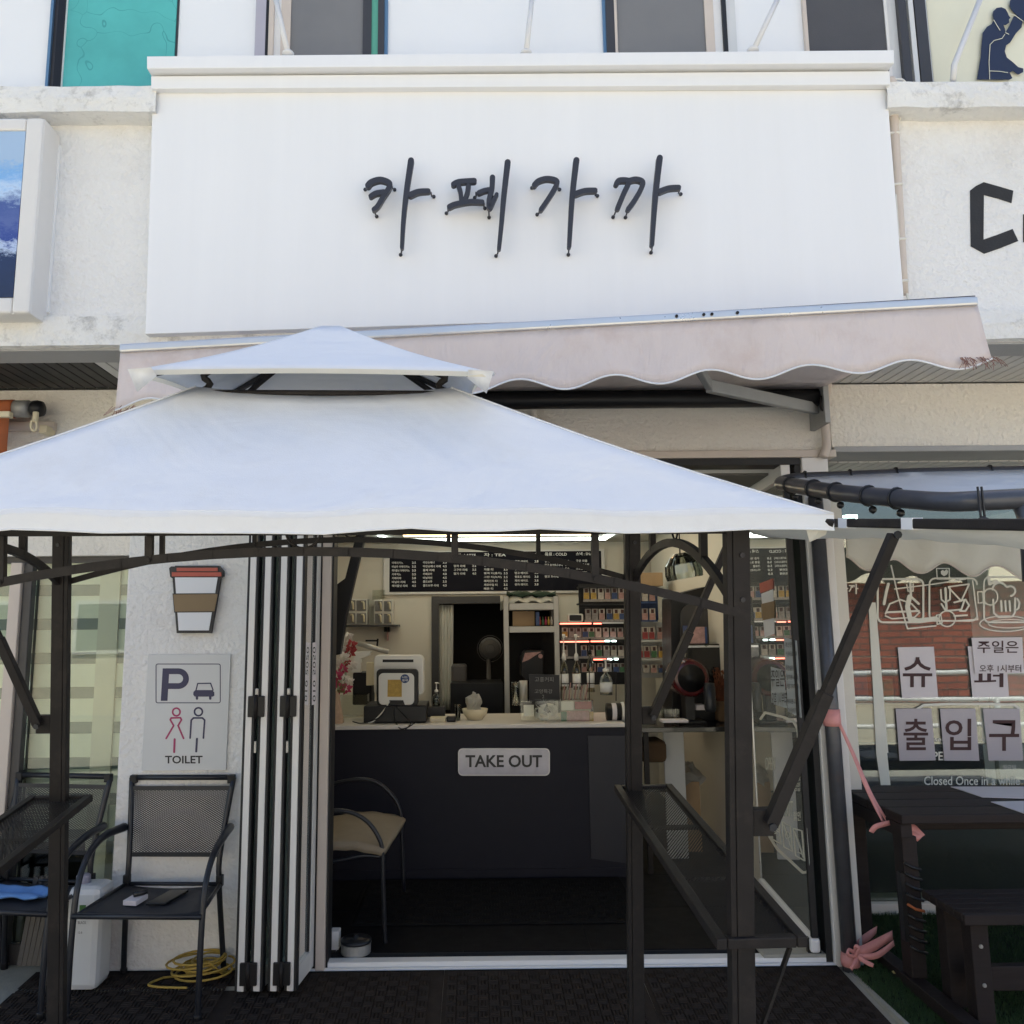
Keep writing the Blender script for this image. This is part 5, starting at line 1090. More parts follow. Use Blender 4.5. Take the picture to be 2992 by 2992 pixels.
# ---- display racks with packets
YP = 7.15
def pack(px, py, w, h_, Y, m1, m2, lab, grp):
    t = tb('packet', lab, 'packet', V(px, py+h_, Y), grp); MB().pbox(px, py, px+w, py+h_, Y, .022).build('carton', m1, t); MB().pbox(px+.6, py+h_*.42, px+w-.6, py+h_*.97, Y-.001, .0009).build('print', m2, t); MB().pbox(px+w*.25, py+h_*.06, px+w*.75, py+h_*.40, Y-.0012, .0009).build('print', 'ink_brown', t)
rk = tb('packet_rack', 'black display rack with red lit shelf edges behind the counter', 'rack', V(1740, 2100, YP+.1))
MB().pbox(1694, 1706, 1826, 2000, YP+.12, .02).build('back_panel', 'black_plastic', rk); MB().pbox(1636, 1822, 1700, 2010, YP+.125, .02).build('back_panel', 'dark_pane', rk)
for y in (1712, 1762, 1818, 1872, 1924): MB().pbox(1690 if y < 1800 else 1636, y, 1828, y+5, YP-.01, .13).build('shelf', 'black_plastic', rk)
for (a, c, y, m) in ((1636, 1728, 1820, 'led_red'), (1734, 1758, 1820, 'led_red'), (1760, 1822, 1818, 'alu_silver'), (1637, 1722, 1873, 'led_red'), (1726, 1766, 1872, 'led_red'), (1768, 1782, 1871, 'led_white'), (1788, 1800, 1871, 'led_white'), (1734, 1772, 1925, 'led_red'), (1775, 1788, 1925, 'led_white'), (1795, 1806, 1924, 'led_white')): MB().pbox(a, y, c, y+4, YP-.016, .005).build('shelf_light', m if m != 'led_white' else 'lamp_glow', rk)
for (xa_, xb2, y) in ((1704, 1824, 1753), (1708, 1824, 1812), (1640, 1824, 1864), (1640, 1824, 1919)): MB().pbox(xa_, y-2, xb2, y+5, YP-.012, .002).build('price_strip', 'pack_grey', rk)
hues = ['pink_print', 'pink_print', 'pack_grey', 'pack_white', 'green_print', 'yellow_print', 'blue_print', 'red_print']
rowsP = [(1718, [1705, 1726, 1747, 1767, 1787, 1807], 33, 'first'), (1779, [1710, 1730, 1750, 1772, 1792, 1810], 32, 'second'), (1834, [1642, 1662, 1682, 1702, 1720, 1740, 1762, 1783, 1804], 28, 'third'), (1886, [1642, 1698, 1720, 1742, 1764, 1785, 1806], 32, 'fourth'), (1938, [1700, 1724, 1746, 1770, 1792, 1811], 26, 'bottom')]
for ri, (y, xs_, h_, nm) in enumerate(rowsP):
    for ci, x in enumerate(xs_):
        m2 = random.choice(hues); pack(x, y, 17, h_, YP+.03, random.choice(['pack_white', 'pack_white', 'pack_grey']), m2, f'{["first","second","third","fourth","fifth","sixth","seventh","eighth","ninth"][ci]} packet from the left on the {nm} shelf of the black rack', 'packets on the display racks')
b2 = tb('packet_rack', 'grey wall rack with coloured packets right of the gazebo post', 'rack', V(1910, 1990, YP+.1))
MB().pbox(1850, 1712, 1922, 1812, YP+.13, .02).build('back_panel', 'blue_print', b2); MB().pbox(1850, 1818, 1964, 1980, YP+.135, .02).build('back_panel', 'sign_grey', b2)
for y in (1758, 1812, 1870, 1924): MB().pbox(1850, y, 1922 if y < 1815 else 1962, y+5, YP, .13).build('shelf', 'sign_grey' if y > 1815 else 'blue_print', b2)
for ri, (y, xs_, h_, nm) in enumerate(((1722, [1856, 1876, 1897], 34, 'top'), (1778, [1856, 1876, 1898], 34, 'second'), (1832, [1858, 1877, 1896, 1920, 1942], 36, 'third'), (1888, [1862, 1882, 1903, 1924, 1944], 34, 'fourth'), (1942, [1856, 1879, 1902, 1924, 1946], 24, 'bottom'))):
    for ci, x in enumerate(xs_): pack(x, y, 17, h_, YP+.02, random.choice(['pack_white', 'pack_white', 'pack_grey', 'blue_print']), random.choice(hues), f'{["first","second","third","fourth","fifth","sixth","seventh","eighth","ninth"][ci]} packet from the left on the {nm} shelf of the grey rack', 'packets on the display racks')
k = Ink(YP, th=.03); k.poly(rrect(1659, 1793, 1704, 1818, 5)); q = k.build('digital_clock', 'white_plastic', bevel=.003); tag(q, 'small white digital clock with black face on the rack', 'clock')
k = Ink(YP-.002, th=.003); k.poly(rrect(1664, 1797, 1699, 1814, 3)); k.build('face', 'black_plastic', q)
ca = tb('webcam', 'white dome camera on the grey rack', 'camera', V(1943, 1816, YP)); c = V(1943, 1816, YP+.02); MB().lathe(c, [(.04, 0), (.036, .03), (.022, .05), (.03, .06), (.038, .085), (.03, .11), (.008, .12)], 16).build('body', 'white_plastic', ca, smooth=True)
MB().pbox(1853, 1673, 1937, 1712, YP-.05, .25).build('brown_carton', 'wood_box', bevel=.003); tag(bpy.data.objects['brown_carton'], 'long brown carton on top of the grey rack', 'carton')
# ---- right side: dark cabinet, machine table
cb = tb('dark_cabinet', 'tall dark brown arched cabinet at the right inside', 'cabinet', V(2050, 2000, 6.12)); Yd = 6.12
MB().prism([V(1960, 1748, Yd), V(1972, 1738, Yd), V(2114, 1700, Yd), V(2116, 2118, Yd), V(1964, 2118, Yd)], (0, .3, 0)).build('body', 'black_plastic', cb, bevel=.005)
MB().prism([V(1988, 1800, Yd-.01)]+[V(2030+42*math.cos(math.radians(a)), 1800-38*math.sin(math.radians(a)), Yd-.01) for a in range(170, 9, -16)]+[V(2072, 1900, Yd-.01), V(1988, 1900, Yd-.01)], (0, .009, 0)).build('arched_door', 'dark_frame', cb)
for i in range(5): MB().pbox(2078+i*6.5, 1760, 2080.5+i*6.5, 1900, Yd-.006, .005).build('slat', 'rubber_gasket', cb)
stool_z = V(2000, 2125, YC+.05).z
tbm = tb('machine_table', 'black glossy table with coffee machines right of the counter', 'table', (V(2000, 2125, YC).x, YC+.3, ZF))
xt0, xt1 = V(1872, 2125, YC+.05).x, V(2132, 2125, YC+.05).x+.12
mat('black_gloss', (.012, .012, .013), .12, spec=.6)
MB().box(xt0, xt1, YC+.05, YC+.75, stool_z-.03, stool_z).build('top', 'black_gloss', tbm, bevel=.003)
for x in (xt0+.02, xt1-.05):
    for y in (YC+.07, YC+.70): MB().box(x, x+.03, y, y+.03, ZF, stool_z-.031).build('leg', 'black_metal', tbm)
zt3 = stool_z
rm = tb('red_coffee_machine', 'dark red round coffee roaster on the black table', 'coffee machine', V(2020, 2100, YC+.3)); Yq = YC+.25
c = V(2013, 1980, Yq); MB().lathe(c, [(.10, -.06), (.118, -.05), (.122, .0), (.122, .16), (.10, .18)], 28, 'y').build('drum', 'red_gloss', rm, smooth=True); MB().lathe(c, [(.088, -.064), (.085, -.0605)], 28, 'y').build('dial', 'black_plastic', rm, smooth=True); MB().box(c.x-.03, c.x+.03, Yq, Yq+.1, zt3, c.z-.10).build('stand', 'black_plastic', rm); MB().box(c.x-.09, c.x+.09, Yq-.05, Yq+.15, zt3, zt3+.02).build('base', 'black_plastic', rm, bevel=.005)
em = tb('chrome_oven', 'black and chrome toaster oven behind the red machine', 'oven', V(2060, 1950, YC+.6)); MB().pbox(2000, 1882, 2108, 1998, YC+.42, .18).build('body', 'black_gloss', em, bevel=.01); MB().pbox(2004, 1886, 2104, 1892, YC+.41, .01).build('trim', 'alu_silver', em); MB().box(V(2003, 1990, YC+.44).x, V(2105, 1990, YC+.44).x, YC+.44, YC+.6, zt3, V(2050, 1996, YC+.44).z).build('stand', 'black_plastic', em)
b = tb('basket', 'wire basket of packets on top of the chrome oven', 'basket', V(2050, 1880, YC+.6)); MB().pbox(2016, 1832, 2066, 1880, YC+.46, .12).build('packets', 'pink_print', b); MB().pbox(2008, 1828, 2014, 1880, YC+.46, .12).build('side', 'blue_print', b); MB().pbox(2060, 1832, 2066, 1880, YC+.455, .004).build('pen', 'blue_print', b)
lathed('tumbler', 'black and chrome tumbler standing on the black table', 'tumbler', 2076, 2080, YC+.16, [(14, 0), (17, 10), (17, 72), (15, 74), (15, 82), (5, 84)], 'chair_metal', seg=20)
fl2 = tb('dried_flowers', 'dried orange flowers at the right end of the black table', 'flowers', V(2112, 2060, YC+.3)); b = MB()
for i in range(60):
    p = V(2108+random.uniform(-12, 14), 2060, YC+.34); q = V(2105+random.uniform(-22, 22), 1950+random.uniform(0, 70), YC+.34+random.uniform(-.05, .05)); b.tube([p, q], .002, 4); b.add([q+Vector((random.uniform(-.014, .014), random.uniform(-.01, .01), random.uniform(-.014, .014))) for _ in range(4)], [(0, 1, 2, 3)])
b.build('blooms', 'dry_bloom', fl2); MB().pbox(2100, 2050, 2130, 2110, YC+.3, .1).build('vase', 'brown_bag', fl2, bevel=.01)
for (a, y0, c, y1, dy, m, nm, lab) in ((1936, 2104, 2012, 2112, .08, 'paper', 'white_tray', 'white flat tray at the front of the black table'), (2034, 2060, 2062, 2075, .3, 'paper', 'book_stack', 'pale books behind the tumbler on the black table'), (1942, 2072, 1985, 2106, .18, 'clear_case', 'crumpled_bag', 'crumpled clear bag on the black table')):
    q = MB().pbox(a, y0, c, y1, YC+dy, .1).build(nm, m, bevel=.003); tag(q, lab, nm.split('_')[-1] if nm != 'crumpled_bag' else 'bag')
# pendant shade of ridged glass
pd = tb('ridged_glass_shade', 'clear ridged glass lamp shade hanging inside the doorway at the right', 'lamp shade', V(2000, 1640, 4.8))
b = MB(); n = 36; pr_ = []
c = V(2002, 1690, 4.75); ax = (V(1980, 1585, 4.75)-c)
axn = ax.normalized(); sd = Vector((axn.z, 0, -axn.x)); fw_ = Vector((0, 1, 0))
rows = []
for (h_, r) in ((0, .095), (.03, .10), (.08, .092), (.12, .06), (.14, .03)):
    rows.append([c+axn*h_+(sd*math.cos(2*math.pi*i/n)+fw_*math.sin(2*math.pi*i/n))*(r*(1+.03*(i % 2))) for i in range(n+1)])
b.grid(rows); b.build('shade', 'clear_case', pd, solid=.003); MB().tube([c+axn*.14, Vector((c.x-.02, 4.75, ZCe))], .004, 6).build('cord', 'black_plastic', pd)
# slim black display at left
ds = tb('wall_display', 'slim black display panel tilted on an arm at the left inside', 'display', V(990, 1800, 4.7)); Yx = 4.7
MB().prism([V(1046, 1540, Yx), V(1072, 1540, Yx), V(1012, 1800, Yx), V(994, 1912, Yx), V(966, 1918, Yx), V(966, 1720, Yx), V(1008, 1690, Yx)], (0, .06, 0)).build('panel', 'black_plastic', ds, bevel=.004)
# under the black table
MB().pbox(1874, 2165, 1950, 2230, YC+.25, .25).build('brown_bag', 'brown_bag', bevel=.03); tag(bpy.data.objects['brown_bag'], 'brown leather bag under the black table', 'bag')
MB().box(V(1940, 2200, YC+.4).x, V(2000, 2200, YC+.4).x, YC+.4, YC+.42, ZF, stool_z-.04).build('white_board_panel', 'sign_grey', bevel=.004); tag(bpy.data.objects['white_board_panel'], 'white panel leaning under the black table', 'panel')
q = MB().box(V(1985, 2330, 6.0).x, V(2046, 2330, 6.0).x, 6.0, 6.25, ZF, V(2010, 2285, 6.0).z).build('cardboard_box', 'wood_box', bevel=.003); tag(q, 'brown cardboard box on the floor by the right wall', 'box')
b = MB(); c = V(2012, 2284, 6.1); b.lathe(c, [(.10, 0), (.11, .03), (.09, .06), (.07, .09), (.03, .12)], 12); b.v = [tuple(Vector(v)+Vector([random.uniform(-.02, .02) for _ in range(3)])) for v in b.v]; tag(b.build('clear_bag', 'film', smooth=False), 'clear plastic bag on top of the cardboard box', 'bag')
# ---- inside mat, chair, ashtray, little box
def rubber_mat(x0, x1, y0, y1, label, z=lambda y: gz(y), pit=.05, mm='mat_rubber'):
    t = thing('rubber_mat', label, 'mat', ((x0+x1)/2, (y0+y1)/2, z((y0+y1)/2)), 'black rubber mats'); b = MB(); th = .010
    P = lambda x, y, e: Vector((x, y, z(y)+e))
    b.prism([P(x0, y0, .003), P(x1, y0, .003), P(x1, y1, .003), P(x0, y1, .003)], (0, 0, .005)); b.build('base', mm, t)
    r = MB(); nx = int((x1-x0-.03)/pit); ny = int((y1-y0-.03)/pit)
    for i in range(nx):
        for j in range(ny):
            xa, ya = x0+.015+i*pit, y0+.015+j*pit
            for k in range(3):
                o_ = .004+k*pit/3
                if (i+j) % 2: xx0, xx1, yy0, yy1 = xa+o_, xa+o_+pit/3-.006, ya+.002, ya+pit-.002
                else: xx0, xx1, yy0, yy1 = xa+.002, xa+pit-.002, ya+o_, ya+o_+pit/3-.006
                r.add([P(xx0, yy0, .008), P(xx1, yy0, .008), P(xx1, yy1, .008), P(xx0, yy1, .008), P(xx0+.001, yy0+.001, .0115), P(xx1-.001, yy0+.001, .0115), P(xx1-.001, yy1-.001, .0115), P(xx0+.001, yy1-.001, .0115)], [(4, 5, 6, 7), (0, 1, 5, 4), (1, 2, 6, 5), (2, 3, 7, 6), (3, 0, 4, 7)])
    stuff(r.build('weave_ribs', mm, t))
    MB().add([P(x0, y0, .0081), P(x1, y0, .0081), P(x1, y0+.012, .0125), P(x0, y0+.012, .0125)], [(0, 1, 2, 3)]).add([P(x0, y1-.012, .0125), P(x1, y1-.012, .0125), P(x1, y1, .0081), P(x0, y1, .0081)], [(0, 1, 2, 3)]).build('edge', mm, t)
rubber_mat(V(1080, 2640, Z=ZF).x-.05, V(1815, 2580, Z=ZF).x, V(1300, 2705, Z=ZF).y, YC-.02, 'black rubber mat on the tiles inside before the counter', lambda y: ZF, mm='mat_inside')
rubber_mat(-2.0, V(690, 2900, Z=0).x-.001, 3.2, YW-.002, 'black rubber mat under the mesh chairs at the left')
xm1 = V(1300, 2850, Z=0).x
rubber_mat(V(690, 2900, Z=0).x, xm1-.004, 3.15, YW-.032, 'black rubber mat before the folded doors', pit=.045)
rubber_mat(xm1-.003, V(1871, 2850, Z=0).x, 3.15, YW-.032, 'black rubber mat at the middle of the threshold', pit=.045)
rubber_mat(V(1872, 2850, Z=0).x, V(2482, 2842, Z=0).x-.03, 3.15, YW-.032, 'black rubber mat at the right of the threshold', pit=.045)
ic = tb('tube_armchair', 'black tube armchair with tan cushion inside the doorway', 'chair', V(1050, 2700, 4.8)); Y1, Y2 = 4.42, 5.10
for Yy, pts in ((Y1, [(880, 2400), (930, 2375), (980, 2369), (1030, 2375), (1075, 2402), (1105, 2445), (1117, 2490), (1121, 2620), (1126, 2780)]), (Y2, [(900, 2310), (960, 2294), (1010, 2282), (1062, 2277), (1105, 2288), (1140, 2318), (1162, 2350), (1172, 2400), (1180, 2605)])):
    MB().tube(smoothpts([V(x, y, Yy) for x, y in pts], 5), .011, 10).build('arm_tube', 'chair_metal', ic, smooth=True)
za = V(1110, 2500, Y1).z
MB().tube(smoothpts([V(900, 2530, Y1), V(1000, 2512, Y1), V(1060, 2500, Y1), V(1112, 2503, Y1)], 5), .010, 8).build('seat_rail', 'chair_metal', ic, smooth=True)
MB().tube([V(900, 2430, Y2), V(1172, 2420, Y2)], .010, 8).build('seat_rail', 'chair_metal', ic, smooth=True)
for px in (900,): MB().tube([V(px, 2400, Y1)+Vector((0, 0, 0)), Vector((V(px, 2400, Y1).x, Y1, ZF))], .011, 8).build('leg', 'chair_metal', ic, smooth=True); MB().tube([V(px, 2310, Y2), Vector((V(px, 2310, Y2).x, Y2, ZF))], .011, 8).build('leg', 'chair_metal', ic, smooth=True)
za = V(1110, 2500, Y1).z
P = []
xa0, xa1 = V(900, 2480, Y1).x, V(1125, 2480, Y1).x
for j in range(9):
    s = j/8; y = Y1-.02+(Y2-Y1+.02)*s; xe = xa1+(V(1186, 2395, Y2).x-xa1)*s
    P.append([Vector((xa0+(xe-xa0)*i/10, y, za+.012+.055*math.sin(math.pi*min(1, max(0, i/10*.9+.08)))*(.6+.4*math.sin(math.pi*(s*.85+.07)))+.006*math.sin(i*2.3+j*1.7))) for i in range(11)])
MB().grid(P).build('cushion', 'tan_cushion', ic, smooth=True, solid=.035, sub=1)
q = MB().pbox(964, 2722, 990, 2790, YW+.16, .06).build('small_white_box', 'paint_white', bevel=.004); tag(q, 'small white box by the left jamb on the floor', 'box')
tn = tb('round_tin', 'round steel tin with lid on the tiles near the left jamb', 'tin', V(1040, 2795, Z=ZF)); c = V(1040, 2783, Z=ZF); MB().lathe(c, [(.068, 0), (.07, .004), (.07, .045), (.066, .047)], 24).build('body', 'alu_grey', tn, smooth=False); MB().lathe(c+Vector((0, 0, .0475)), [(.073, 0), (.074, .012), (.06, .018), (.012, .02), (.012, .03), (.004, .032)], 24).build('lid', 'chair_metal', tn, smooth=True)
# ================================================================== neighbour's window (right)
nw = thing('neighbour_window', 'large shop window at the right with vinyl food and drink graphics', 'window', (2.3, YN, 0))
nx0, nx1 = XJ1+.001, 4.6
ztn = V(2800, 1395, YN).z
MB().box(nx0, nx1, YN, YN+.008, .06, ztn).build('glass_pane', 'window_glass', nw)
MB().box(nx0, nx1, YN-.05, YN-.002, .0, .058).build('sill', 'alu_white', nw, bevel=.004)
MB().box(nx0, nx1, YN-.03, YN+.06, ztn+.001, ztn+.05).build('head_frame', 'alu_cream', nw, bevel=.004)
MB().box(nx0, nx0+.03, YN-.03, YN-.001, .06, ztn).build('side_frame', 'alu_cream', nw, bevel=.003)
MB().box(nx0, nx1, YN-.001, YN+.2, ztn+.051, zc+.02).build('head_panel', 'soffit_light', nw)
xw = V(2572, 1900, YN).x
Q = lambda L_: [(2192+x/2.415, 1400+y/2.415) for x, y in L_]
k = Ink(YN-.004, th=.0012)
k.poly(Q([(835, 870), (885, 870), (975, 1932), (890, 1932)])); k.poly([(2560, 2200), (2592, 2200), (2602, 2294), (2574, 2294)])
def fst(pts, w, closed=False): k.stroke(Q(pts), w/2.415, closed)
fst(rrect(900, 705, 1222, 1010, 40, 4), 14, True); fst(rrect(1265, 700, 1600, 1000, 40, 4)[1:], 12); fst(rrect(1650, 690, 2010, 1010, 40, 4), 12, True)
fst([(975, 740), (960, 800), (945, 880)], 20); fst([(955, 950), (985, 880), (1060, 850), (1140, 880), (1190, 935)], 11); fst([(960, 940), (1190, 930)], 14); fst([(955, 965), (1000, 985), (1160, 975), (1195, 940)], 10)
fst([(995, 610), (1045, 830), (1110, 1055), (1310, 1035)], 10); fst([(1020, 775), (1300, 740), (1520, 705)], 9); fst([(1105, 745), (1115, 790), (1150, 790), (1150, 740)], 9); fst([(1130, 735), (1135, 830), (1190, 880)], 16); fst([(1125, 830), (1110, 900), (1130, 990), (1190, 1000), (1310, 985)], 34)
fst([(1345, 780), (1350, 850), (1375, 870), (1410, 850), (1410, 770)], 11); fst([(1378, 770), (1385, 920)], 16); fst([(1400, 760), (1545, 740), (1490, 860), (1400, 765)], 11); fst([(1440, 870), (1520, 850), (1545, 890), (1520, 930), (1480, 930)], 12); fst([(1350, 880), (1380, 930), (1490, 920), (1510, 860)], 12); fst([(1440, 965), (1530, 960)], 12); fst(circ(1390, 985, 58, 55, 20), 9, True); fst([(1315, 960), (1345, 955), (1355, 1015), (1320, 1025)], 8, True); fst([(1450, 1000), (1605, 990), (1570, 715)], 10)
fst(circ(1695, 830, 52, 58, 20), 9, True); fst([(1605, 795), (1640, 795), (1645, 870), (1610, 875)], 8, True); fst([(1680, 690), (1690, 740), (1740, 720)], 20); fst(circ(1760, 780, 50, 50, 10, 180, 330), 13); fst(circ(1835, 790, 35, 35, 10, 230, 440), 13); fst([(1715, 850), (1720, 945), (1755, 975), (1850, 970), (1868, 940), (1870, 840)], 13); fst([(1885, 845), (1900, 870), (1895, 910), (1880, 920)], 12)
for i in range(3): fst([(1770+i*30, 860), (1775+i*30, 930)], 13)
fst(circ(1800, 1020, 180, 55, 28), 8, True); fst(circ(1830, 1020, 150, 30, 28), 7, True)
fst([(1315, 630), (1405, 630), (1405, 705), (1320, 705)], 7, True); k.poly(Q([(1345, 650), (1360, 640), (1370, 650), (1385, 636), (1398, 650), (1390, 672), (1368, 685), (1348, 670)]))
k.stroke([(2680, 2072), (2700, 2060), (2770, 2057), (2900, 2057), (2965, 2060), (2985, 2075)], 7)
k.build('vinyl_graphics', 'vinyl', nw)
b = MB(); text_into(b, '가까', (2450, 1706, 2508, 1736), YN-.004, bold=.02); text_into(b, 'OPEN', (2700, 2196, 2778, 2222), YN-.004, bold=.02); text_into(b, 'Closed Once in a while', (2700, 2268, 2980, 2294), YN-.004, bold=.01); text_into(b, '월요일', (2930, 2235, 2968, 2250), YN-.004); text_into(b, 'sel', (2730, 2154, 2755, 2166), YN-.004, bold=.01); text_into(b, '카', (2866, 2152, 2880, 2166), YN-.004); b.build('vinyl_lettering', 'vinyl', nw)
def sheet(name, pts, label, m='paper', d=.010, lines=()):
    t = thing(name, label, 'paper notice', V(pts[3][0], pts[3][1], YN-d), 'paper sheets taped to the neighbour window')
    k = Ink(YN-d, th=.0015); k.poly(pts); k.build('sheet', m, t)
    for (s, box) in lines: text_into(MB(), s, box, YN-d-.002, bold=.012).build('lettering', 'ink_brown', t)
    return t
sheet('paper_notice', Q([(1042, 1186), (1295, 1182), (1326, 1538), (1072, 1545)]), 'white sheet reading one large syllable left of the overlapping pair', lines=[('슈', (2638, 1920, 2724, 2008))])
sheet('paper_notice', Q([(1535, 1180), (1800, 1180), (1826, 1536), (1570, 1540)]), 'white sheet half hidden behind the opening-time notice', lines=[('퍼', (2846, 1950, 2932, 2008))])
sheet('paper_notice', Q([(1562, 1120), (1920, 1115), (1932, 1368), (1586, 1372)]), 'white notice with two lines overlapping the sheet behind it', d=.018, lines=[('주일은', (2856, 1872, 2976, 1908)), ('오후 1시부터', (2862, 1942, 2984, 1964))])
Q2 = lambda L_: [(2392+x/3.22, 2000+y/3.22) for x, y in L_]
sheet('paper_notice', Q2([(725, 228), (1060, 225), (1102, 714), (762, 718)]), 'lower left white sheet of the row of three', m='paper_veiled', lines=[('출', (2640, 2100, 2712, 2192))])
sheet('paper_notice', Q2([(1142, 228), (1475, 226), (1512, 718), (1182, 716)]), 'lower middle white sheet of the row of three', m='paper_veiled', lines=[('입', (2762, 2100, 2838, 2192))])
sheet('paper_notice', Q2([(1545, 226), (1890, 228), (1925, 716), (1600, 716)]), 'lower right white sheet of the row of three', m='paper_veiled', lines=[('구', (2890, 2104, 2978, 2194))])
# neighbour's dark room
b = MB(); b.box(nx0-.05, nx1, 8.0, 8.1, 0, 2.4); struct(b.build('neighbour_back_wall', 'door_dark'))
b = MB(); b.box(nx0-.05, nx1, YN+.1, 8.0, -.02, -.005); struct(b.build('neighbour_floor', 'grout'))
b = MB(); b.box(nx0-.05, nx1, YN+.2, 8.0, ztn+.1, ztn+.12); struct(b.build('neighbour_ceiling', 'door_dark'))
b = MB(); b.box(nx0-.10, nx0-.06, YN+.21, 8.0, 0, ztn+.1); struct(b.build('neighbour_side_wall', 'wall_cream'))
lp = lathed('glowing_lamp', 'small glowing white lamp shade behind the neighbour window top', 'lamp', 2485, 1524, YN+.8, [(16, 0), (20, 14), (20, 18), (4, 20)], 'lamp_glow')
ws = thing('wire_shelf', 'chrome wire shelf with toys inside the neighbour shop', 'shelf', (2.6, YN+1.2, 0)); Yv = YN+.7
for px in (2470, 2880): MB().tube([V(px, 1905, Yv), V(px+40, 2300, Yv)], .012, 8).build('post', 'steel', ws, smooth=True)
for py in (1920, 2052, 2172): MB().tube([V(2470, py, Yv), V(2992, py, Yv)], .006, 6).build('rail', 'steel', ws)
for (a, y0, c, y1, m, nm) in ((2500, 1960, 2535, 2050, 'blue_print', 'blue toy box'), (2570, 1985, 2610, 2050, 'green_print', 'green picture frame'), (2775, 2012, 2860, 2050, 'navy', 'dark navy box'), (2480, 2060, 2560, 2172, 'wood_box', 'tan storage box')):
    q = MB().pbox(a, y0, c, y1-4, Yv+.02, .08).build('toy_box', m); tag(q, nm+' on the wire shelf inside the neighbour shop', 'box')
# ---- recess trim and cream scalloped awning above the neighbour window
na = thing('cream_awning', 'cream scalloped awning above the neighbour window', 'awning', (2.3, YN-.3, 1.9)); Yv = 4.45
b = MB(); P = [[] for _ in range(5)]
for i in range(81):
    t = i/80; px = 2470+t*700; 
    for j in range(5):
        s = j/4; top = 1560; bot = 1652+18*math.cos((px-2600)/150*2*math.pi+2.6)+(px-2600)*.06
        P[j].append(V(px, top+(bot-top)*s, Yv-.02*s)+Vector((0, .01*math.sin(px*.05+s), 0)))
b.grid(P); b.build('valance', 'canopy_cream', na, smooth=True, solid=.0015)
hem_ = [p+Vector((0, -.003, 0)) for p in P[4]]; MB().tube(hem_, .004, 5).build('hem_trim', 'alu_cream', na)
# ---- steel tube frame with canvas bound by ball bungees
tf = thing('tube_canopy', 'bent grey steel tube canopy frame with white canvas at the right', 'canopy frame', V(2600, 1450, 3.3))
path = [V(2282, 1412, 3.75), V(2340, 1422, 3.55), V(2460, 1440, 3.20), V(2620, 1456, 2.90), V(2760, 1466, 2.72), V(2880, 1462, 2.64), V(3100, 1452, 2.6)]
sp = smoothpts(path, 8); MB().tube(sp, .032, 16).build('front_tube', 'pole_grey', tf, smooth=True)
path2 = [V(2282, 1408, 3.76), V(2330, 1398, 3.8), V(2480, 1392, 3.85), V(2700, 1383, 3.85), V(3050, 1376, 3.85)]
sp2 = smoothpts(path2, 6); MB().tube(sp2, .026, 14).build('rear_tube', 'dark_frame', tf, smooth=True)
MB().tube([V(2985, 1462, 2.62), V(3010, 1530, 2.62), V(3020, 1700, 2.62)], .03, 12).build('upright', 'pole_grey', tf, smooth=True)
b = MB(); P = []
for i in range(25):
    t = i/24; a = sp2[min(len(sp2)-1, int(3+t*(len(sp2)-4)))]; c = sp[min(len(sp)-1, int(8+t*(len(sp)-9)))]
    P.append([a.lerp(c, j/8)-Vector((0, 0, -.012+.06*math.sin(math.pi*j/8))) for j in range(9)])
b.grid(P); b.build('canvas', 'canopy', tf, smooth=True, solid=.0015)
for px in (2312, 2380, 2450, 2534, 2628):
    i = min(range(len(sp)), key=lambda i: abs((lambda q: PX+F*(q-Vector((0, 0, H))).dot(CR)/(q-Vector((0, 0, H))).dot(CF))(sp[i])-px)); c = sp[i]; tdir = (sp[min(i+1, len(sp)-1)]-sp[max(0, i-1)]).normalized()
    a1 = tdir.cross(Vector((0, 0, 1))).normalized(); a2 = a1.cross(tdir)
    bu = MB().tube([c+(a1*math.cos(t*math.pi/8)+a2*math.sin(t*math.pi/8))*.036 for t in range(16)], .004, 6, closed=True).build('bungee', 'bungee', tf, smooth=True)
    MB().lathe(c-a2*.05-a1*.02, [(.004, -.014), (.012, -.008), (.014, 0), (.012, .008), (.004, .014)], 10).build('ball', 'bungee', bu, smooth=True)
c = V(2845, 1455, 2.64); bu = MB().tube([c+Vector((-.006, -.036, .03)), c+Vector((-.006, -.038, -.07))], .004, 6).tube([c+Vector((.006, -.036, .03)), c+Vector((.006, -.038, -.07))], .004, 6).build('bungee', 'bungee', tf); MB().lathe(c+Vector((0, -.038, -.08)), [(.004, -.018), (.016, -.01), (.02, 0), (.016, .01), (.004, .018)], 12).build('ball', 'bungee', bu, smooth=True)
for t_ in (.3, .5, .7, .9):
    c = sp2[int(t_*(len(sp2)-1))]; MB().tube([c+Vector((.006*math.sin(t), .03*math.cos(t), .03*math.sin(t))) for t in [x*math.pi/6 for x in range(12)]], .005, 6, closed=True).build('bungee', 'bungee', tf, smooth=True)
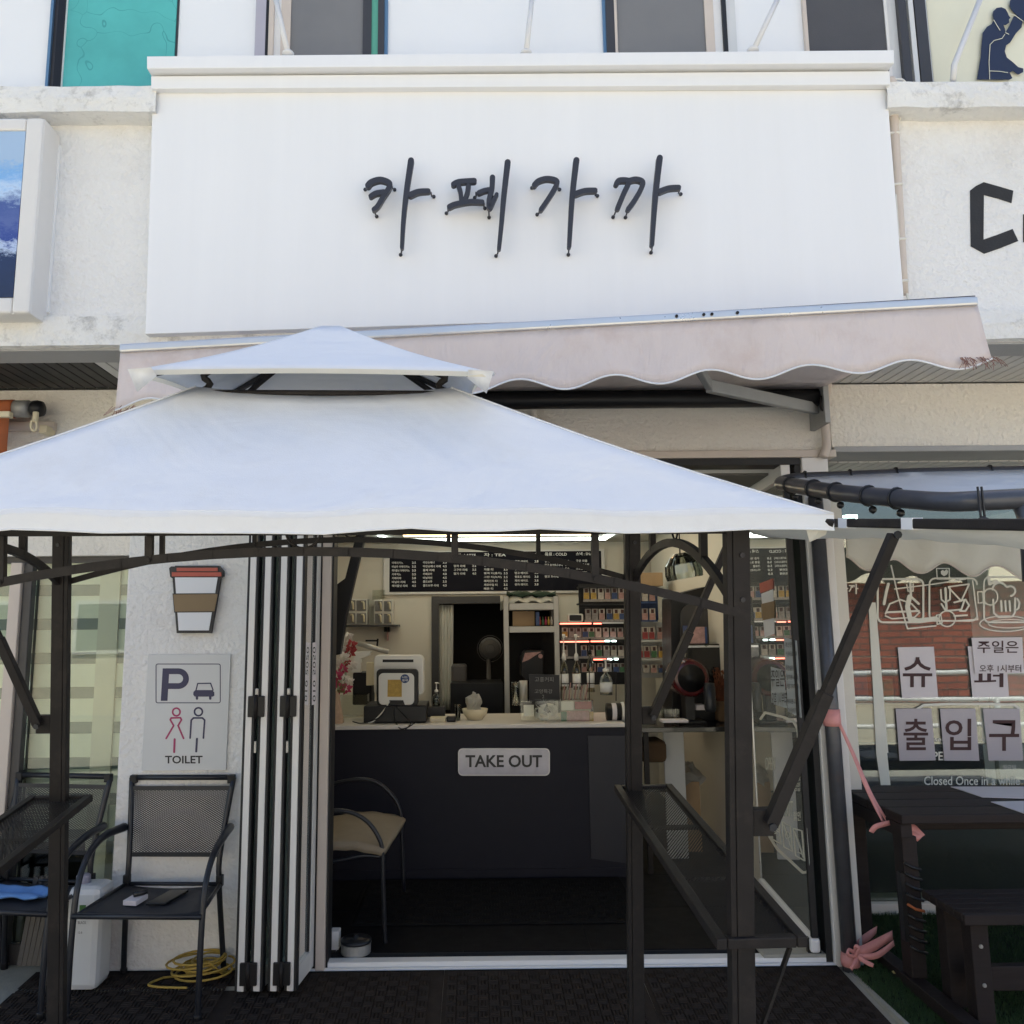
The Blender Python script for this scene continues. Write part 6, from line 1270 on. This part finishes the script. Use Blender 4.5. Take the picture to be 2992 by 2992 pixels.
# ---- picnic table and bench (one frame each)
def plank(x0, x1, y0, y1, z, th, par, name='plank'): return MB().box(x0, x1, y0, y1, z-th, z).build(name, 'wood_dark', par, bevel=.006)
ztb = .725
c0 = V(2619, 2382, Z=ztb); c1 = V(2495, 2297, Z=ztb)
pc = thing('picnic_table', 'dark brown slatted picnic table before the neighbour window', 'table', (2.4, (c0.y+c1.y)/2, 0))
xt0 = (c0.x+c1.x)/2-.03; yt0, yt1 = c0.y, min(c1.y, YN-.12)
npl = 4; wpl = (yt1-yt0)/npl
for i in range(npl): plank(xt0+(.0 if i else .0), 4.2, yt0+i*wpl+.004, yt0+(i+1)*wpl-.004, ztb, .040, pc)
MB().box(xt0, xt0+.05, yt0+.02, yt1-.02, ztb-.10, ztb-.041).build('cross_beam', 'wood_dark', pc, bevel=.004)
MB().box(xt0+.06, 4.2, yt0+.25, yt0+.29, ztb-.12, ztb-.042).build('apron', 'wood_dark', pc, bevel=.004)
zbn = .43; b0 = V(2811, 2669, Z=zbn); b1 = V(2688, 2598, Z=zbn); xb0 = (b0.x+b1.x)/2
for (yy, nm) in ((yt0+.06, 'leg'), (yt1-.10, 'leg')): MB().box(xt0+.02, xt0+.085, yy, yy+.085, .051, ztb-.101 if nm == 'leg' else ztb).build('leg', 'wood_dark', pc, bevel=.004)
MB().box(xt0+.005, xt0+.075, b0.y-.12, yt1-.005, .0, .05).build('floor_runner', 'wood_dark', pc, bevel=.004)
MB().box(xt0+.0, xt0+.018, yt0+.055, yt0+.0585+.03, .2, ztb-.25).build('bungee_wrap', 'bungee', pc)
for i in range(9):
    z = .52-i*.042; MB().tube([(xt0+.018, yt0+.05, z), (xt0+.05, yt0+.045, z-.02), (xt0+.088, yt0+.05, z-.03)], .006, 6).build('bungee_wrap', 'bungee' if i != 4 else 'orange_cloth', pc, smooth=True)
nb_ = 5; wb = (b1.y-b0.y)/nb_
bn = thing('picnic_bench', 'dark brown slatted bench in the right foreground', 'bench', (2.4, b0.y+.1, 0))
for i in range(nb_): plank(xb0, 4.2, b0.y+i*wb+.0015, b0.y+(i+1)*wb-.0015, zbn, .034, bn)
MB().box(xb0+.004, 4.2, b0.y-.012, b0.y+.0, zbn-.042, zbn-.002).build('edge_board', 'wood_dark', bn, bevel=.004)
MB().box(xb0+.045, xb0+.115, b0.y+.03, b0.y+.10, gz(b0.y), zbn-.035).build('leg', 'wood_dark', bn, bevel=.004); MB().box(xb0+.045, xb0+.115, b1.y-.09, b1.y-.02, gz(b1.y), zbn-.035).build('leg', 'wood_dark', bn, bevel=.004)
MB().box(xb0+.116, 4.2, b0.y+.05, b0.y+.09, .13, .22).build('stretcher', 'wood_dark', bn, bevel=.004)
for z in (.30, .16): MB().lathe((xb0+.08, b0.y+.03, z), [(.008, 0), (.007, -.005)], 8, 'y').build('bolt', 'steel', bn)
b = MB()
# pale mat sheets on the table
for i, pts in enumerate(([(2778, 2300), (2992, 2300), (2992, 2334), (2870, 2330)], [(2895, 2344), (2992, 2342), (2992, 2378)])):
    q = MB().prism([V(x, y, Z=ztb+.002) for x, y in pts], (0, 0, .003)).build('table_sheet', 'paper', bevel=0); tag(q, ('larger' if i == 0 else 'smaller')+' pale printed plastic sheet lying on the picnic table', 'sheet')
# ---- pink ribbons
rb = thing('pink_ribbon', 'pink plastic ribbon from the dark pole down to the picnic table', 'ribbon', (XP, YW-.1, .5))
zr_ = V(2432, 2098, YW-.09).z; MB().lathe((XP-.008, YW-.09, zr_-.035), [(.0385, 0), (.0395, .02), (.038, .075)], 16).build('wrap', 'pink_ribbon', rb, smooth=True)
def rib(pts, w, name='strand', par=None):
    sp_ = smoothpts(pts, 6); b = MB(); rows = []
    for i, p in enumerate(sp_):
        tdir = (sp_[min(i+1, len(sp_)-1)]-sp_[max(i-1, 0)]).normalized(); a = tdir.cross(Vector((.25*math.sin(i*.6), 1, .2*math.cos(i*.5)))).normalized()*w/2; rows.append([p-a, p+a])
    b.grid(rows); return b.build(name, 'pink_ribbon', par or rb, smooth=True, solid=.0008)
rib([V(2452, 2112, YW-.11), V(2490, 2200, YW-.13), V(2535, 2310, YW-.16), V(2580, 2400, 3.95)], .014); rib([V(2450, 2108, YW-.10), V(2500, 2215, YW-.12), V(2548, 2325, YW-.15), V(2598, 2408, 3.95)], .013)
rib([V(2545, 2432, 3.93), V(2560, 2415, 3.92), V(2600, 2404, 3.92)], .022); rib([V(2645, 2418, 3.90), V(2670, 2425, 3.895), V(2690, 2448, 3.895)], .045); rib([V(2650, 2436, 3.895), V(2672, 2440, 3.89), V(2688, 2452, 3.89)], .03)
rw = thing('pink_ribbon', 'pink plastic ribbon tied in a bow at the foot of the dark pole', 'ribbon', (XP, YW-.12, .05)); 
MB().lathe((XP, YW-.09, .03), [(.04, 0), (.041, .02), (.0385, .05)], 16).build('wrap', 'pink_ribbon', rw, smooth=True)
for pts, w in (([V(2490, 2790, YW-.14), V(2540, 2770, YW-.13), V(2608, 2732, YW-.05)], .05), ([V(2492, 2795, YW-.14), V(2560, 2792, YW-.14), V(2612, 2755, YW-.08)], .03), ([V(2500, 2760, YW-.06), V(2530, 2740, YW+.02), V(2562, 2716, YW+.1)], .04), ([V(2500, 2790, YW-.15), V(2525, 2808, YW-.16), V(2552, 2822, YW-.17)], .022), ([V(2500, 2792, YW-.15), V(2500, 2812, YW-.17), V(2486, 2832, YW-.18)], .02), ([V(2500, 2790, YW-.15), V(2482, 2775, YW-.16), V(2478, 2790, YW-.17), V(2500, 2795, YW-.16)], .018), ([V(2500, 2790, YW-.15), V(2500, 2765, YW-.16), V(2510, 2772, YW-.17), V(2500, 2795, YW-.16)], .018)): rib(pts, w*.85, 'loop', rw)
# ---- artificial turf
xg0 = V(2482, 2842, Z=0).x+.02
b = MB(); b.grid([[(x, y, gz(y)+.006) for x in (xg0, 4.5)] for y in (1.5, 3.0, 4.0, YN-.06)]); struct(b.build('turf_ground', 'turf_base'))
b = MB(); rnd = random.Random(3)
for i in range(52000):
    x = xg0-.01+abs(rnd.gauss(0, 1))**1.0*.75; y = rnd.uniform(3.25, YN-.06)
    if x > 3.6: continue
    if y > YW-.06 and x < XJ1: continue
    z = gz(y)+.005; h_ = rnd.uniform(.014, .030); a = rnd.uniform(0, 6.28); w = .0016; dx, dy = math.cos(a)*w, math.sin(a)*w; lx, ly = rnd.uniform(-.012, .012), rnd.uniform(-.012, .012)
    n_ = len(b.v); b.v += [(x-dx, y-dy, z), (x+dx, y+dy, z), (x+lx, y+ly, z+h_)]; b.f.append((n_, n_+1, n_+2))
stuff(tag(b.build('artificial_grass', 'turf'), 'green artificial grass under the picnic table', 'grass'))
q = MB().box(xg0-.022, xg0-.004, 2.0, YW-.06, -.1, gz(3.6)+.028).build('turf_edging', 'concrete'); tag(q, 'thin grey edging strip between mats and artificial grass', 'edging')
q = MB().add([V(2605, 2838, Z=.03), V(2620, 2832, Z=.035), V(2628, 2840, Z=.03), V(2612, 2846, Z=.025)], [(0, 1, 2, 3)]).build('dry_leaf', 'leaf_dry'); tag(q, 'small dry leaf on the artificial grass', 'leaf')
# ================================================================== mesh armchairs
def mesh_chair(label, group):
    """chair facing -Y, origin on the ground below the seat centre"""
    t = thing('mesh_armchair', label, 'chair', (0, 0, 0), group)
    ws_, dp = .25, .25; r = .0125
    def L_(b, name, m='chair_metal', par=t, **k): return b.build(name, m, par, local=True, **k)
    # back frame: raked uprights with top rail
    for s in (-1, 1):
        L_(MB().tube(smoothpts([(s*.225, .150, 0), (s*.215, .125, .22), (s*.205, .11, .42), (s*.205, .118, .55), (s*.235, .185, .86)], 5), r, 10), 'rear_leg', smooth=True)
        L_(MB().tube(smoothpts([(s*.262, -.275, 0), (s*.262, -.262, .3), (s*.262, -.23, .50), (s*.263, -.15, .605), (s*.262, -.02, .648), (s*.240, .135, .650)], 6), [r]*17+[.013+.0005*i for i in range(14)], 10), 'arm_leg', smooth=True)
        L_(MB().box(s*.225-.016, s*.225+.016, .170, .200, .835, .872), 'corner_clip', 'black_plastic', bevel=.004)
        L_(MB().box(s*.208-.014, s*.208+.014, .095, .125, .40, .45), 'side_clip', 'black_plastic', bevel=.004)
        L_(MB().lathe((s*.262, -.275, 0), [(.016, 0), (.016, .03), (.0135, .035)], 10), 'foot_cap', 'black_plastic', smooth=True)
        L_(MB().lathe((s*.225, .150, 0), [(.016, 0), (.016, .03), (.0135, .035)], 10), 'foot_cap', 'black_plastic', smooth=True)
    L_(MB().tube([(-.235, .185, .86), (.235, .185, .86)], r, 10), 'top_rail', smooth=True)
    L_(MB().tube([(-.262, -.262, .40), (.262, -.262, .40)], .011, 10), 'front_rail', smooth=True)
    L_(MB().tube([(-.207, .11, .41), (.207, .11, .41)], .009, 8), 'rear_rail', smooth=True)
    for s in (-1, 1): L_(MB().tube([(s*.25, -.262, .40), (s*.21, .11, .41)], .009, 8), 'side_rail', smooth=True)
    # back mesh panel
    o = Vector((-.20, .200, .545)); uy = (Vector((-.225, .286, .815))-o); 
    p00, p10, p01, p11 = Vector((-.198, .117, .535)), Vector((.198, .117, .535)), Vector((-.222, .172, .815)), Vector((.222, .172, .815))
    uyv = (p01-p00); ly = ((p01+p11)/2-(p00+p10)/2).length; uyn = ((p01+p11)/2-(p00+p10)/2).normalized()
    b = lattice(MB(), p00-Vector((.0, 0, 0)), (1, 0, 0), uyn, .396, ly, .0088, 1.7, w=.0027)
    # taper the panel outwards to the top
    b.v = [tuple(Vector((v[0]*(1+.12*max(0, (v[2]-.535)/.29)), v[1], v[2]))) for v in b.v]
    mp_ = L_(b, 'mesh_back'); stuff(mp_)
    L_(MB().bar(p00, p10, .008, .018).bar(p01, p11, .008, .018).bar(p00, p01, .012, .008).bar(p10, p11, .012, .008), 'back_border')
    # seat panel with small perforations, dished
    P = [[Vector((x*(.245-.04*j/8), -.255+j*.045, .405-.014*(1-x*x)+.0)) for x in [i/5-1 for i in range(11)]] for j in range(9)]
    L_(MB().grid(P), 'seat_panel', 'seat_mesh', smooth=True, solid=.003)
    return t
mat('seat_mesh', (.030, .031, .037), .5, bump=.002, bscale=260)
ch = mesh_chair('mesh-back metal armchair against the pillar below the toilet sign', 'black mesh armchairs')
pL, pR = V(196, 2992, Z=gz(3.62)), V(586, 2990, Z=gz(3.62))
th_ = math.atan2(pR.y-pL.y, pR.x-pL.x); ch.rotation_euler = (math.atan(.03), 0, th_)
fm = (pL+pR)/2; ch.location = (fm.x-.275*math.sin(th_), fm.y+.275*math.cos(th_), gz(3.9)-.006)
th_ = th_-.035; ch.rotation_euler[2] = th_
sc_ = abs(pR.x-pL.x)/.524; ch.scale = (sc_, 1.0, 1.0)
c2 = copy_tree(ch); c2['label'] = 'mesh-back metal armchair holding a blue cloth left of the gazebo post'; c2.location = (ch.location.x-.60, ch.location.y+.05, gz(3.9)); c2.rotation_euler = (math.atan(.02), 0, math.radians(-10))
c3 = copy_tree(ch); c3['label'] = 'mesh-back metal armchair cut off by the left edge of the photo'; c3.location = (ch.location.x-1.06, ch.location.y+.12, 0); c3.rotation_euler = (0, 0, math.radians(-4))
bpy.context.view_layer.update()
def on_chair(c, p): return c.matrix_basis @ Vector(p)
# things on the chair seats
t = thing('cigarette_pack', 'white cigarette pack with a dark lighter lying on the chair seat', 'pack', on_chair(ch, (-.06, -.08, .405)))
b = MB(); b.add([on_chair(ch, p) for p in ((-.115, -.135, .400), (-.055, -.145, .400), (-.04, -.06, .402), (-.10, -.05, .402), (-.115, -.135, .420), (-.055, -.145, .420), (-.04, -.06, .422), (-.10, -.05, .422))], [(0, 3, 2, 1), (4, 5, 6, 7), (0, 1, 5, 4), (1, 2, 6, 5), (2, 3, 7, 6), (3, 0, 4, 7)]); b.build('pack', 'paper', t, bevel=.002)
b = MB(); b.tube([on_chair(ch, (-.085, -.10, .432)), on_chair(ch, (-.055, -.07, .433)), on_chair(ch, (-.045, -.06, .432))], [.011, .012, .008], 10); b.build('lighter', 'phone_black', t, smooth=True)
b = MB(); b.add([on_chair(ch, p) for p in ((-.02, -.13, .398), (.06, -.125, .397), (.10, .03, .401), (.02, .03, .401), (-.02, -.13, .408), (.06, -.125, .407), (.10, .03, .411), (.02, .03, .411))], [(0, 3, 2, 1), (4, 5, 6, 7), (0, 1, 5, 4), (1, 2, 6, 5), (2, 3, 7, 6), (3, 0, 4, 7)]); tag(b.build('mobile_phone', 'phone_black', bevel=.002), 'black mobile phone lying on the chair seat', 'phone')
b = MB(); b.grid([[on_chair(c2, (-.17+i*.033, -.14+j*.020+.01*math.sin(i*1.3), .404+.016*abs(math.sin(i*.9+j*.8))+.012*math.sin(j*1.4))) for i in range(10)] for j in range(7)]); tag(b.build('blue_cloth', 'blue_cloth', smooth=True, solid=.008, sub=1), 'crumpled blue cleaning cloth on the middle chair seat', 'cloth')
# jerrycan and lilac jug behind the chairs
xj = V(240, 2800, YW-.22).x
jc = thing('white_jerrycan', 'white plastic jerrycan on the ground behind the chairs', 'jerrycan', (xj, YW-.15, 0)); zj = V(255, 2590, YW-.22).z
MB().box(xj-.075, xj+.075, YW-.24, YW-.08, .012, zj).build('can', 'jug_white', jc, bevel=.03); MB().pbox(232, 2645, 250, 2672, YW-.2425, .002).build('leaf_label', 'leaf_green', jc); MB().lathe((xj-.04, YW-.16, zj), [(.03, -.01), (.03, .03), (.025, .035)], 12).build('cap', 'jug_lilac', jc, smooth=True)
b = MB(); text_into(b, 'BLACK', (228, 2692, 252, 2700), YW-.2425); text_into(b, '12.8', (228, 2722, 240, 2728), YW-.2425); b.build('lettering', 'ink_black', jc)
# stacked frames leaning behind
fs_ = thing('leaning_frames', 'dark folded frames leaning behind the chairs at the left window', 'frames', V(100, 2780, Z=0))
for i in range(5): MB().bar(V(60+i*14, 2820, YW-.06), V(110+i*16, 2560, YW-.01), .02, .03).build('frame_bar', 'dark_frame', fs_)
# yellow cord coil
yc = MB(); pc_ = V(590, 2850, Z=.012); pts = []
for i in range(150):
    a = i*.33; rr = .08+.032*math.sin(i*.137); pts.append((pc_.x+math.cos(a)*rr*1.25+.02*math.sin(i*.11), pc_.y+math.sin(a)*rr*.8+.012*math.sin(i*.23), .018+.075*(i/150)**.8+.012*math.sin(i*.33+1)))
pts += [(pc_.x+.10, pc_.y-.03, .03), (pc_.x+.14, pc_.y+.06, .02), (pc_.x+.16, pc_.y+.10, .015)]
pre = [(pc_.x-.02, pc_.y-.14, .016), (pc_.x-.14, pc_.y-.13, .016), (pc_.x-.20, pc_.y-.10, .016), (pc_.x-.16, pc_.y-.03, .016)]
yc.tube(smoothpts([Vector(p) for p in pre], 6)+[Vector(p) for p in pts], .005, 7); tag(yc.build('yellow_cord', 'yellow_cord', smooth=True), 'coiled yellow cord on the mat beside the chair leg', 'cord')
# small box with cables above the door, at the lintel
sl_ = thing('cable_box', 'small box with cables on the lintel above the canopy', 'fixture', V(1570, 1235, YW-.05)); MB().pbox(1490, 1230, 1600, 1240, YW-.09, .08).build('plate', 'alu_cream', sl_, bevel=.003); MB().tube(smoothpts([V(1490, 1226, YW-.05), V(1510, 1212, YW-.05), V(1530, 1214, YW-.05), V(1545, 1226, YW-.05)], 5), .006, 6).build('cable', 'black_plastic', sl_, smooth=True); MB().tube(smoothpts([V(1560, 1225, YW-.03), V(1562, 1190, YW-.03), V(1575, 1175, YW-.03)], 5), .014, 8).build('conduit', 'stucco_cream', sl_, smooth=True)
# ================================================================== across the street (seen only in the glass)
def house(x0, x1, y, zt_, m, roofm, label, nwin):
    t = thing('house', label, 'house', ((x0+x1)/2, y, -.24), 'houses across the street')
    MB().box(x0, x1, y-6, y, -.24, zt_).build('wall', m, t); MB().prism([(x0-.3, y+.35, zt_), (x0-.3, y-3, zt_+1.6), (x0-.3, y-6.3, zt_)], (x1-x0+.6, 0, 0)).build('roof', roofm, t)
    for i in range(nwin):
        xc = x0+(x1-x0)*(i+.5)/nwin; w = MB().box(xc-.6, xc+.6, y, y+.05, 1.0, 2.1).build('window', 'alu_white', t); MB().box(xc-.52, xc+.52, y+.051, y+.056, 1.08, 2.02).build('pane', 'dark_pane', w)
    MB().box(x0+.6, x0+1.5, y, y+.04, -.2, 1.9).build('door', 'dark_frame', t)
house(-16, -4.2, -9.5, 5.2, 'house_cream', 'roof_dark', 'cream two-storey house mirrored in the left window', 5)
house(-3.6, 2.4, -10.0, 3.4, 'house_white', 'roof_dark', 'white house mirrored in the middle glass', 2)
house(2.8, 16, -9.4, 2.35, 'brick', 'house_cream', 'red brick house mirrored in the right window', 0)
rl = thing('street_railing', 'white pipe railing along the far pavement mirrored in the glass', 'railing', (0, -2.0, -.24))
for z in (.16, .50, .84): MB().tube([(1, -2.0, z), (14, -2.0, z)], .03, 8).build('rail', 'paint_white', rl, smooth=True)
for i in range(7): MB().tube([(1+i*2, -2.0, -.24), (1+i*2, -2.0, .9)], .035, 8).build('post', 'paint_white', rl, smooth=True)
